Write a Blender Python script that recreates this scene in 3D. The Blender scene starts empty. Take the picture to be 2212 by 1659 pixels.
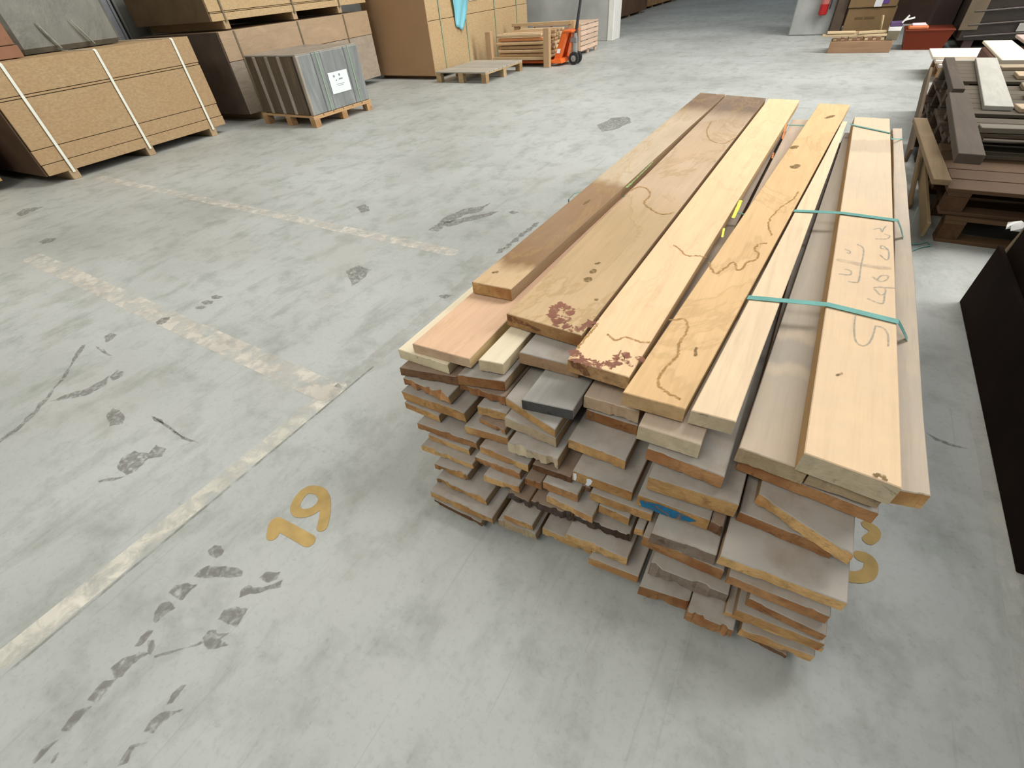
import bpy, bmesh, math, random
from mathutils import Vector, Matrix
scene = bpy.context.scene
col = scene.collection
random.seed(7)

# ------------------------------------------------------------------ camera
cam_data = bpy.data.cameras.new('camera')
cam_data.sensor_width = 36.0
cam_data.lens = 968.1 / 2212 * 36.0
cam_data.clip_start, cam_data.clip_end = 0.02, 200
cam = bpy.data.objects.new('camera', cam_data)
col.objects.link(cam)
PITCH, ROLL, YAW = math.radians(42.283), math.radians(-5.627), math.radians(34.335)
fw = Vector((-math.sin(YAW) * math.cos(PITCH), math.cos(YAW) * math.cos(PITCH), -math.sin(PITCH)))
rt = Vector((math.cos(YAW), math.sin(YAW), 0))
up = rt.cross(fw)
rt2 = math.cos(ROLL) * rt + math.sin(ROLL) * up
up2 = -math.sin(ROLL) * rt + math.cos(ROLL) * up
M = Matrix((rt2, up2, -fw)).transposed().to_4x4()
M.translation = Vector((0, 0, 1.37))
cam.matrix_world = M
scene.camera = cam

# ------------------------------------------------------------------ light
w = bpy.data.worlds.new('hall_light')
scene.world = w
w.use_nodes = True
bg = w.node_tree.nodes['Background']
bg.inputs[0].default_value = (0.80, 0.93, 1.0, 1)
bg.inputs[1].default_value = 0.29

def area(name, loc, target, sx, sy, power, color):
    d = bpy.data.lights.new(name, 'AREA')
    d.shape = 'RECTANGLE'; d.size = sx; d.size_y = sy; d.energy = power; d.color = color
    o = bpy.data.objects.new(name, d)
    o.location = loc
    o.rotation_euler = (Vector(target) - Vector(loc)).to_track_quat('-Z', 'Y').to_euler()
    col.objects.link(o)
    return o
area('skylight_and_fill_strip', (5.6, 8.0, 6.6), (-0.6, 7.2, 0), 2.6, 17, 3000, (1.0, 0.975, 0.93))
area('skylight_and_fill_strip', (-4.5, 5.0, 7.0), (-4.5, 5.0, 0), 2.6, 18, 430, (1.0, 0.89, 0.72))
area('skylight_and_fill_strip', (-1.6, -3.6, 6.6), (-0.4, 0.6, 0.2), 5.0, 1.6, 300, (1.0, 0.95, 0.86))  # added fill behind the camera to brighten the plank ends, no real skylight
scene.view_settings.view_transform = 'Standard'
scene.view_settings.look = 'None'
scene.view_settings.exposure = -0.40
scene.view_settings.gamma = 1.0
scene.view_settings.use_curve_mapping = False

# ------------------------------------------------------------------ materials
MATS = {}
def nodes_of(m):
    m.use_nodes = True
    nt = m.node_tree
    b = nt.nodes['Principled BSDF']
    return nt, nt.nodes, nt.links, b

def rgb(c): return (c[0], c[1], c[2], 1.0)

def ramp(nt, stops, interp='LINEAR'):
    r = nt.nodes.new('ShaderNodeValToRGB')
    r.color_ramp.interpolation = interp
    e = r.color_ramp.elements
    while len(e) < len(stops): e.new(0.5)
    for i, (p, c) in enumerate(stops):
        e[i].position = p; e[i].color = rgb(c) if len(c) == 3 else c
    return r

def coords(nt, scale, rand=True, kind='Object'):
    tc = nt.nodes.new('ShaderNodeTexCoord')
    mp = nt.nodes.new('ShaderNodeMapping')
    mp.inputs['Scale'].default_value = scale
    if rand:
        oi = nt.nodes.new('ShaderNodeObjectInfo')
        mu = nt.nodes.new('ShaderNodeMath'); mu.operation = 'MULTIPLY'; mu.inputs[1].default_value = 57.3
        nt.links.new(oi.outputs['Random'], mu.inputs[0])
        cb = nt.nodes.new('ShaderNodeCombineXYZ')
        nt.links.new(mu.outputs[0], cb.inputs[0]); nt.links.new(mu.outputs[0], cb.inputs[1])
        nt.links.new(cb.outputs[0], mp.inputs['Location'])
    nt.links.new(tc.outputs[kind], mp.inputs['Vector'])
    return mp, tc

def noise(nt, vec, scale, detail=4, rough=0.55, dist=0.0):
    n = nt.nodes.new('ShaderNodeTexNoise')
    n.inputs['Scale'].default_value = scale; n.inputs['Detail'].default_value = detail
    n.inputs['Roughness'].default_value = rough; n.inputs['Distortion'].default_value = dist
    nt.links.new(vec, n.inputs['Vector'])
    return n

def mix(nt, fac, a, b, mode='MIX'):
    m = nt.nodes.new('ShaderNodeMix'); m.data_type = 'RGBA'; m.blend_type = mode
    for sock, v in ((m.inputs[0], fac), (m.inputs[6], a), (m.inputs[7], b)):
        if isinstance(v, (int, float)): sock.default_value = v
        elif isinstance(v, tuple): sock.default_value = rgb(v)
        else: nt.links.new(v, sock)
    return m.outputs[2]

def math_node(nt, op, a, b=None):
    m = nt.nodes.new('ShaderNodeMath'); m.operation = op
    for i, v in enumerate((a, b)):
        if v is None: continue
        if isinstance(v, (int, float)): m.inputs[i].default_value = v
        else: nt.links.new(v, m.inputs[i])
    return m.outputs[0]

def bump(nt, b, h, strength, dist=0.002):
    bp = nt.nodes.new('ShaderNodeBump')
    bp.inputs['Strength'].default_value = strength; bp.inputs['Distance'].default_value = dist
    nt.links.new(h, bp.inputs['Height']); nt.links.new(bp.outputs[0], b.inputs['Normal'])

def sc(c, k): return tuple(min(1.0, v * k) for v in c)

def per_object(nt, out, lo, hi, warm=0.0):
    oi = nt.nodes.new('ShaderNodeObjectInfo')
    r = ramp(nt, [(0.0, (lo, lo * (1 - warm), lo * (1 - 2 * warm))), (0.5, ((lo + hi) / 2,) * 3), (1.0, (hi, hi, hi))])
    nt.links.new(oi.outputs['Random'], r.inputs[0])
    return mix(nt, 1.0, out, r.outputs[0], 'MULTIPLY')

def wood(key, c, blot=None, stain=0.0, grain=1.0, axis='y', zones=None, rough=0.75, dust=0.0):
    """sawn timber; grain along one object axis, blotches and water-stain rings"""
    if key in MATS: return MATS[key]
    m = bpy.data.materials.new(key); MATS[key] = m
    nt, N, L, b = nodes_of(m)
    s = {'y': (16, 0.9, 16), 'x': (0.9, 16, 16), 'z': (16, 16, 0.9)}[axis]
    s2 = {'y': (3.2, 1.3, 3.2), 'x': (1.3, 3.2, 3.2), 'z': (3.2, 3.2, 1.3)}[axis]
    mp, tc = coords(nt, s)
    n1 = noise(nt, mp.outputs[0], 3.0, 5, 0.6, 0.4)
    r1 = ramp(nt, [(0.28, sc(c, 1 - 0.16 * grain)), (0.5, c), (0.75, sc(c, 1.06))])
    L.new(n1.outputs[0], r1.inputs[0])
    out = r1.outputs[0]
    # fine fibres and small flecks
    sf = {'y': (90, 5, 90), 'x': (5, 90, 90), 'z': (90, 90, 5)}[axis]
    mpf, _ = coords(nt, sf)
    nf = noise(nt, mpf.outputs[0], 1.5, 4, 0.65)
    rf = ramp(nt, [(0.36, (0.78, 0.75, 0.70)), (0.5, (1, 1, 1))]); L.new(nf.outputs[0], rf.inputs[0])
    out = mix(nt, 0.30 * grain, out, rf.outputs[0], 'MULTIPLY')
    if zones:
        sp = N.new('ShaderNodeSeparateXYZ'); L.new(tc.outputs['Object'], sp.inputs[0])
        mpz, _ = coords(nt, (7, 1.5, 1))
        nz = noise(nt, mpz.outputs[0], 1.6, 4, 0.6)
        yy = math_node(nt, 'ADD', math_node(nt, 'MULTIPLY', sp.outputs[1], 0.278), math_node(nt, 'MULTIPLY', math_node(nt, 'SUBTRACT', nz.outputs[0], 0.5), 0.05))
        rz = ramp(nt, zones); L.new(yy, rz.inputs[0])
        out = mix(nt, 1.0, rz.outputs[0], out, 'MULTIPLY')
    mp2, _ = coords(nt, s2)
    n2 = noise(nt, mp2.outputs[0], 2.0, 4, 0.6, 0.3)
    r2 = ramp(nt, [(0.40, (0, 0, 0)), (0.68, (1, 1, 1))]); L.new(n2.outputs[0], r2.inputs[0])
    out = mix(nt, math_node(nt, 'MULTIPLY', r2.outputs[0], 0.55 * grain), out, blot or sc(c, 0.72))
    if stain > 0:
        n3 = noise(nt, mp2.outputs[0], 1.1, 5, 0.62, 0.6)
        r3 = ramp(nt, [(0.488, (0, 0, 0)), (0.505, (1, 1, 1)), (0.512, (1, 1, 1)), (0.535, (0, 0, 0))])
        L.new(n3.outputs[0], r3.inputs[0])
        r3b = ramp(nt, [(0.505, (0, 0, 0)), (0.53, (1, 1, 1))]); L.new(n3.outputs[0], r3b.inputs[0])
        out = mix(nt, math_node(nt, 'MULTIPLY', r3b.outputs[0], min(1, 0.45 * stain)), out, (0.86, 0.79, 0.68), 'MULTIPLY')
        out = mix(nt, math_node(nt, 'MULTIPLY', r3.outputs[0], min(1, 0.8 * stain)), out, (0.40, 0.26, 0.11))
    if dust > 0:
        mpd, _ = coords(nt, (1, 1, 1))
        nd = noise(nt, mpd.outputs[0], 9, 6, 0.6)
        rd = ramp(nt, [(0.34, (0.25, 0.25, 0.25)), (0.56, (1, 1, 1))]); L.new(nd.outputs[0], rd.inputs[0])
        out = mix(nt, math_node(nt, 'MULTIPLY', rd.outputs[0], dust), out, (0.405, 0.38, 0.345))
    out = per_object(nt, out, 0.90, 1.08)
    L.new(out, b.inputs['Base Color'])
    b.inputs['Roughness'].default_value = rough
    b.inputs['Specular IOR Level'].default_value = 0.25
    bump(nt, b, n1.outputs[0], 0.35, 0.0015)
    return m

def endgrain(key, c, dark=0.5, streak=0.6):
    if key in MATS: return MATS[key]
    m = bpy.data.materials.new(key); MATS[key] = m
    nt, N, L, b = nodes_of(m)
    mp, tc = coords(nt, (1, 1, 1))
    n1 = noise(nt, mp.outputs[0], 14, 5, 0.65, 1.2)
    r1 = ramp(nt, [(0.25, sc(c, dark)), (0.5, c), (0.8, sc(c, 1.18))]); L.new(n1.outputs[0], r1.inputs[0])
    mps, _ = coords(nt, (55, 20, 140))
    mps.inputs['Rotation'].default_value = (0, 0.5, 0)
    n2 = noise(nt, mps.outputs[0], 1.6, 3, 0.6)
    r2 = ramp(nt, [(0.48, (0, 0, 0)), (0.68, (1, 1, 1))]); L.new(n2.outputs[0], r2.inputs[0])
    out = mix(nt, math_node(nt, 'MULTIPLY', r2.outputs[0], streak * 0.6), r1.outputs[0], (c[0] * 0.5, c[1] * 0.4, c[2] * 0.33))
    mpb, _ = coords(nt, (1, 1, 1))
    n3 = noise(nt, mpb.outputs[0], 7, 3, 0.5)
    r3 = ramp(nt, [(0.47, (0, 0, 0)), (0.64, (1, 1, 1))]); L.new(n3.outputs[0], r3.inputs[0])
    out = mix(nt, math_node(nt, 'MULTIPLY', r3.outputs[0], 0.75 * min(1, streak * 1.6)), out, (c[0] * 0.60, c[1] * 0.44, c[2] * 0.38))
    n4 = noise(nt, mpb.outputs[0], 22, 6, 0.7, 0.6)
    r4 = ramp(nt, [(0.60, (0, 0, 0)), (0.68, (1, 1, 1))]); L.new(n4.outputs[0], r4.inputs[0])
    out = mix(nt, math_node(nt, 'MULTIPLY', r4.outputs[0], 0.6), out, (c[0] * 0.34, c[1] * 0.26, c[2] * 0.24))
    out = per_object(nt, out, 0.72, 1.12, 0.10)
    L.new(out, b.inputs['Base Color'])
    b.inputs['Roughness'].default_value = 0.85
    b.inputs['Specular IOR Level'].default_value = 0.15
    bump(nt, b, n2.outputs[0], 0.5, 0.002)
    return m

def plain(key, c, rough=0.6, metal=0.0, vary=0.12, scale=6.0, spec=0.4, bumpy=0.0):
    if key in MATS: return MATS[key]
    m = bpy.data.materials.new(key); MATS[key] = m
    nt, N, L, b = nodes_of(m)
    mp, tc = coords(nt, (1, 1, 1))
    n1 = noise(nt, mp.outputs[0], scale, 4, 0.55)
    r1 = ramp(nt, [(0.3, sc(c, 1 - vary)), (0.7, sc(c, 1 + vary))]); L.new(n1.outputs[0], r1.inputs[0])
    L.new(r1.outputs[0], b.inputs['Base Color'])
    b.inputs['Roughness'].default_value = rough; b.inputs['Metallic'].default_value = metal
    b.inputs['Specular IOR Level'].default_value = spec
    if bumpy: bump(nt, b, n1.outputs[0], bumpy, 0.01)
    return m

def board_sheet(key, c, lines=60.0):
    """particle board pack edge: fine chip speckle with faint sheet lines"""
    if key in MATS: return MATS[key]
    m = bpy.data.materials.new(key); MATS[key] = m
    nt, N, L, b = nodes_of(m)
    mp, tc = coords(nt, (1, 1, 2.2))
    n1 = noise(nt, mp.outputs[0], 28, 4, 0.7)
    r1 = ramp(nt, [(0.3, sc(c, 0.78)), (0.7, sc(c, 1.15))]); L.new(n1.outputs[0], r1.inputs[0])
    n2 = noise(nt, mp.outputs[0], 2.0, 3, 0.5)
    r2 = ramp(nt, [(0.4, (0, 0, 0)), (0.7, (1, 1, 1))]); L.new(n2.outputs[0], r2.inputs[0])
    out = mix(nt, math_node(nt, 'MULTIPLY', r2.outputs[0], 0.35), r1.outputs[0], (c[0] * 0.95, c[1] * 0.82, c[2] * 0.75))
    wv = N.new('ShaderNodeTexWave'); wv.bands_direction = 'Z'; wv.inputs['Scale'].default_value = lines / 3.0
    wv.inputs['Distortion'].default_value = 0.15
    L.new(tc.outputs['Object'], wv.inputs['Vector'])
    rw = ramp(nt, [(0.0, (1, 1, 1)), (0.12, (0, 0, 0))]); L.new(wv.outputs[1], rw.inputs[0])
    out = mix(nt, math_node(nt, 'MULTIPLY', rw.outputs[0], 0.22), out, sc(c, 0.6))
    L.new(out, b.inputs['Base Color'])
    b.inputs['Roughness'].default_value = 0.85; b.inputs['Specular IOR Level'].default_value = 0.15
    return m

def film(key, c, gloss=0.3, alpha=1.0, streak=(2, 2, 9), con=1.0):
    """stretch film / wrap: streaky, slightly glossy"""
    if key in MATS: return MATS[key]
    m = bpy.data.materials.new(key); MATS[key] = m
    nt, N, L, b = nodes_of(m)
    mp, tc = coords(nt, streak)
    n1 = noise(nt, mp.outputs[0], 1.4, 5, 0.65, 0.8)
    r1 = ramp(nt, [(0.3, sc(c, 1 - .3 * con)), (0.55, c), (0.72, sc(c, 1 + .35 * con))]); L.new(n1.outputs[0], r1.inputs[0])
    L.new(r1.outputs[0], b.inputs['Base Color'])
    b.inputs['Roughness'].default_value = gloss; b.inputs['Alpha'].default_value = alpha
    bump(nt, b, n1.outputs[0], 0.5, 0.02)
    return m

def mark(key, c, thr=0.42, soft=0.12, scale=60.0, strength=1.0, dist=0.5):
    """paint, stain or scuff with a worn, broken edge"""
    if key in MATS: return MATS[key]
    m = bpy.data.materials.new(key); MATS[key] = m
    nt, N, L, b = nodes_of(m)
    tc = N.new('ShaderNodeTexCoord')
    n1 = noise(nt, tc.outputs['Object'], scale, 4, 0.6, dist)
    r1 = ramp(nt, [(max(0, thr - soft), (0, 0, 0)), (thr + soft, (1, 1, 1))]); L.new(n1.outputs[0], r1.inputs[0])
    L.new(math_node(nt, 'MULTIPLY', r1.outputs[0], strength), b.inputs['Alpha'])
    n2 = noise(nt, tc.outputs['Object'], scale * 0.4, 3, 0.5)
    r2 = ramp(nt, [(0.3, sc(c, 0.85)), (0.7, sc(c, 1.12))]); L.new(n2.outputs[0], r2.inputs[0])
    L.new(r2.outputs[0], b.inputs['Base Color'])
    b.inputs['Roughness'].default_value = 0.8; b.inputs['Specular IOR Level'].default_value = 0.2
    return m

def floor_material():
    m = bpy.data.materials.new('worn_concrete')
    nt, N, L, b = nodes_of(m)
    tc = N.new('ShaderNodeTexCoord'); v = tc.outputs['Object']
    n1 = noise(nt, v, 0.55, 6, 0.6, 0.1)
    r1 = ramp(nt, [(0.30, (0.33, 0.34, 0.322)), (0.5, (0.425, 0.44, 0.425)), (0.72, (0.495, 0.515, 0.505))]); L.new(n1.outputs[0], r1.inputs[0])
    n2 = noise(nt, v, 4.5, 7, 0.66, 0.15)
    r2 = ramp(nt, [(0.33, (0.72, 0.73, 0.70)), (0.50, (1, 1, 1)), (0.75, (1.0, 1.0, 1.0))]); L.new(n2.outputs[0], r2.inputs[0])
    out = mix(nt, 0.8, r1.outputs[0], r2.outputs[0], 'MULTIPLY')
    # greenish-grey scuffs, stretched along the driving lane
    mp = N.new('ShaderNodeMapping'); mp.inputs['Scale'].default_value = (2.4, 0.9, 1); mp.inputs['Rotation'].default_value = (0, 0, 0.5); L.new(v, mp.inputs[0])
    n3 = noise(nt, mp.outputs[0], 2.6, 6, 0.66, 0.2)
    r3 = ramp(nt, [(0.52, (0, 0, 0)), (0.70, (1, 1, 1))]); L.new(n3.outputs[0], r3.inputs[0])
    out = mix(nt, math_node(nt, 'MULTIPLY', r3.outputs[0], 0.55), out, (0.265, 0.275, 0.24))
    # small sharp dark specks
    n4 = noise(nt, v, 13, 6, 0.72, 0.1)
    r4 = ramp(nt, [(0.66, (0, 0, 0)), (0.71, (1, 1, 1))]); L.new(n4.outputs[0], r4.inputs[0])
    out = mix(nt, math_node(nt, 'MULTIPLY', r4.outputs[0], 0.35), out, (0.20, 0.205, 0.185))
    # fine grit and hair scratches
    n6 = noise(nt, v, 55, 5, 0.7)
    r6 = ramp(nt, [(0.34, (0.80, 0.81, 0.78)), (0.48, (1, 1, 1))]); L.new(n6.outputs[0], r6.inputs[0])
    out = mix(nt, 0.55, out, r6.outputs[0], 'MULTIPLY')
    for ang, sx, sy in ((0.9, 30, 1.1), (-0.35, 26, 0.9)):
        mps = N.new('ShaderNodeMapping'); mps.inputs['Scale'].default_value = (sx, sy, 1); mps.inputs['Rotation'].default_value = (0, 0, ang); L.new(v, mps.inputs[0])
        n7 = noise(nt, mps.outputs[0], 1.0, 3, 0.6, 0.3)
        r7 = ramp(nt, [(0.66, (0, 0, 0)), (0.70, (1, 1, 1))]); L.new(n7.outputs[0], r7.inputs[0])
        out = mix(nt, math_node(nt, 'MULTIPLY', r7.outputs[0], 0.22), out, (0.24, 0.245, 0.225))
    # pale brownish wear
    n5 = noise(nt, v, 0.9, 4, 0.6, 0.3)
    r5 = ramp(nt, [(0.55, (0, 0, 0)), (0.8, (1, 1, 1))]); L.new(n5.outputs[0], r5.inputs[0])
    out = mix(nt, math_node(nt, 'MULTIPLY', r5.outputs[0], 0.35), out, (0.42, 0.39, 0.35))
    L.new(out, b.inputs['Base Color'])
    rr = ramp(nt, [(0.3, (0.62, 0.62, 0.62)), (0.7, (0.42, 0.42, 0.42))]); L.new(n2.outputs[0], rr.inputs[0])
    L.new(rr.outputs[0], b.inputs['Roughness'])
    b.inputs['Specular IOR Level'].default_value = 0.4
    bump(nt, b, n4.outputs[0], 0.08, 0.002)
    return m

# ------------------------------------------------------------------ mesh helpers (world coordinates)
class MB:
    def __init__(s): s.v = []; s.f = []; s.m = []
    def add(s, vs, fs, mi=0):
        o = len(s.v); s.v += [tuple(p) for p in vs]; s.f += [tuple(i + o for i in f) for f in fs]; s.m += [mi] * len(fs)
        return s
    def box(s, x0, x1, y0, y1, z0, z1, c=0.004, rz=0.0, piv=None, mi=0):
        """chamfered box"""
        c = min(c, (x1 - x0) * .3, (y1 - y0) * .3, (z1 - z0) * .3)
        vs = []
        for sx in (0, 1):
            for sy in (0, 1):
                for sz in (0, 1):
                    X = (x0, x1)[sx]; Y = (y0, y1)[sy]; Z = (z0, z1)[sz]
                    ix = X + c * (1 - 2 * sx); iy = Y + c * (1 - 2 * sy); iz = Z + c * (1 - 2 * sz)
                    vs += [(X, iy, iz), (ix, Y, iz), (ix, iy, Z)]
        def q(sx, sy, sz, a): return (sx * 4 + sy * 2 + sz) * 3 + a
        fs = []
        for s0 in (0, 1):
            fs.append([q(s0, 0, 0, 0), q(s0, 1, 0, 0), q(s0, 1, 1, 0), q(s0, 0, 1, 0)][::(1 if s0 else -1)])
            fs.append([q(0, s0, 0, 1), q(1, s0, 0, 1), q(1, s0, 1, 1), q(0, s0, 1, 1)][::(-1 if s0 else 1)])
            fs.append([q(0, 0, s0, 2), q(1, 0, s0, 2), q(1, 1, s0, 2), q(0, 1, s0, 2)][::(1 if s0 else -1)])
        for a in (0, 1):
            for bb in (0, 1):
                fs.append([q(a, bb, 0, 0), q(a, bb, 1, 0), q(a, bb, 1, 1), q(a, bb, 0, 1)])
                fs.append([q(a, 0, bb, 0), q(a, 1, bb, 0), q(a, 1, bb, 2), q(a, 0, bb, 2)])
                fs.append([q(0, a, bb, 1), q(1, a, bb, 1), q(1, a, bb, 2), q(0, a, bb, 2)])
        for sx in (0, 1):
            for sy in (0, 1):
                for sz in (0, 1): fs.append([q(sx, sy, sz, 0), q(sx, sy, sz, 1), q(sx, sy, sz, 2)])
        if rz:
            px, py = piv if piv else ((x0 + x1) / 2, (y0 + y1) / 2)
            ca, sa = math.cos(rz), math.sin(rz)
            vs = [(px + ca * (x - px) - sa * (y - py), py + sa * (x - px) + ca * (y - py), z) for x, y, z in vs]
        return s.add(vs, fs, mi)
    def bar(s, a, b, wx, wz, mi=0, upv=(0, 0, 1), c=0.003):
        """chamfered bar from a to b"""
        a = Vector(a); b = Vector(b); d = b - a; n = d.length; d.normalize()
        u = Vector(upv)
        if abs(d.dot(u)) > 0.98: u = Vector((1, 0, 0))
        r = d.cross(u).normalized(); u = r.cross(d)
        t = MB().box(-wx / 2, wx / 2, 0, n, -wz / 2, wz / 2, c)
        return s.add([a + r * x + d * y + u * z for x, y, z in t.v], t.f, mi)
    def tube(s, pts, r, n=10, mi=0, cap=True):
        pts = [Vector(p) for p in pts]; vs = []; fs = []
        rr = r if isinstance(r, (list, tuple)) else [r] * len(pts)
        for i, p in enumerate(pts):
            d = (pts[min(i + 1, len(pts) - 1)] - pts[max(i - 1, 0)]).normalized()
            a = Vector((0, 0, 1)) if abs(d.z) < 0.9 else Vector((1, 0, 0))
            u = d.cross(a).normalized(); w_ = d.cross(u)
            vs += [p + rr[i] * (math.cos(k * 2 * math.pi / n) * u + math.sin(k * 2 * math.pi / n) * w_) for k in range(n)]
        for i in range(len(pts) - 1):
            for k in range(n):
                fs.append((i * n + k, i * n + (k + 1) % n, (i + 1) * n + (k + 1) % n, (i + 1) * n + k))
        if cap:
            fs.append(tuple(range(n - 1, -1, -1))); fs.append(tuple((len(pts) - 1) * n + k for k in range(n)))
        return s.add(vs, fs, mi)
    def ribbon(s, pts, hw, thick, side=None, mi=0):
        """flat strap along a 3-D path; side = constant width direction"""
        pts = [Vector(p) for p in pts]; sd = Vector(side).normalized(); vs = []; fs = []
        for i, p in enumerate(pts):
            d = (pts[min(i + 1, len(pts) - 1)] - pts[max(i - 1, 0)]).normalized()
            n = d.cross(sd).normalized()
            vs += [p - sd * hw - n * thick / 2, p + sd * hw - n * thick / 2, p + sd * hw + n * thick / 2, p - sd * hw + n * thick / 2]
        for i in range(len(pts) - 1):
            for k in range(4): fs.append((i * 4 + k, i * 4 + (k + 1) % 4, (i + 1) * 4 + (k + 1) % 4, (i + 1) * 4 + k))
        e = (len(pts) - 1) * 4
        fs += [(3, 2, 1, 0), (e, e + 1, e + 2, e + 3)]
        return s.add(vs, fs, mi)

def finish(name, vs, fs, mi, mats, origin, parent, smooth=False):
    me = bpy.data.meshes.new(name)
    me.from_pydata([(x - origin[0], y - origin[1], z - origin[2]) for x, y, z in vs], [], fs)
    for m in mats: me.materials.append(m)
    if len(mats) > 1: me.polygons.foreach_set('material_index', mi)
    if smooth: me.polygons.foreach_set('use_smooth', [True] * len(fs))
    bm = bmesh.new(); bm.from_mesh(me); bmesh.ops.recalc_face_normals(bm, faces=bm.faces); bm.to_mesh(me); bm.free()
    o = bpy.data.objects.new(name, me); col.objects.link(o)
    if parent is None: o.location = origin
    else: o.parent = parent
    return o

def world_loc(o):
    l = Vector(o.location)
    while o.parent: o = o.parent; l += Vector(o.location)
    return l

def tag(o, label, cat, group=None):
    o['label'] = label; o['category'] = cat
    if group: o['group'] = group
    return o

def thing(name, loc, label, cat, group=None):
    o = bpy.data.objects.new(name, None); o.empty_display_size = 0.1; o.location = loc; col.objects.link(o)
    return tag(o, label, cat, group)

def solid(name, mb, mats, loc, label, cat, group=None, smooth=False):
    if not isinstance(mats, list): mats = [mats]
    return tag(finish(name, mb.v, mb.f, mb.m, mats, loc, None, smooth), label, cat, group)

def part(name, mb, mats, parent, label=None, smooth=False):
    if not isinstance(mats, list): mats = [mats]
    o = finish(name, mb.v, mb.f, mb.m, mats, world_loc(parent), parent, smooth)
    if label: o['label'] = label
    return o

def struct(name, mb, mat, loc=(0, 0, 0)):
    o = finish(name, mb.v, mb.f, mb.m, [mat], loc, None); o['kind'] = 'structure'
    return o

JR = random.Random(3)
def flat_ribbon(pts, hw, z, sub=5, jag=0.0, wig=0.0):
    """closed flat outline of a brush stroke along 2-D points, round ends"""
    P = [Vector((x, y)) for x, y in pts]; Q = []
    for i in range(len(P) - 1):
        p0 = P[max(i - 1, 0)]; p1 = P[i]; p2 = P[i + 1]; p3 = P[min(i + 2, len(P) - 1)]
        for k in range(sub):
            t = k / sub
            Q.append(0.5 * ((2 * p1) + (p2 - p0) * t + (2 * p0 - 5 * p1 + 4 * p2 - p3) * t * t + (3 * p1 - p0 - 3 * p2 + p3) * t ** 3))
    Q.append(P[-1]); vs = []; fs = []
    if wig: Q = [q_ + Vector((JR.uniform(-wig, wig), JR.uniform(-wig, wig))) for q_ in Q]
    def cap(p, d, sgn):
        ang = math.atan2(d.y, d.x)
        return [(p.x + hw * math.cos(ang + sgn * a), p.y + hw * math.sin(ang + sgn * a), z) for a in (math.pi / 2, math.pi / 3, math.pi / 6, 0, -math.pi / 6, -math.pi / 3, -math.pi / 2)]
    for i, q in enumerate(Q):
        d = Q[min(i + 1, len(Q) - 1)] - Q[max(i - 1, 0)]
        if d.length < 1e-9: d = Vector((1, 0))
        d.normalize(); n = Vector((-d.y, d.x))
        ka = 1 + jag * JR.uniform(-.8, 1.0); kb = 1 + jag * JR.uniform(-.8, 1.0)
        zi = z + 0.00012 * i / len(Q)
        vs += [(q.x + n.x * hw * ka, q.y + n.y * hw * ka, zi), (q.x - n.x * hw * kb, q.y - n.y * hw * kb, zi)]
    for i in range(len(Q) - 1): fs.append((2 * i, 2 * i + 1, 2 * i + 3, 2 * i + 2))
    mb = MB().add(vs, fs)
    for q, d, dz in ((Q[0], Q[0] - Q[1], -0.00003), (Q[-1], Q[-1] - Q[-2], 0.00015)):
        c_ = [(x, y, zz + dz) for x, y, zz in cap(q, d, 1)]; mb.add(c_, [tuple(range(len(c_)))])
    return mb
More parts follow.
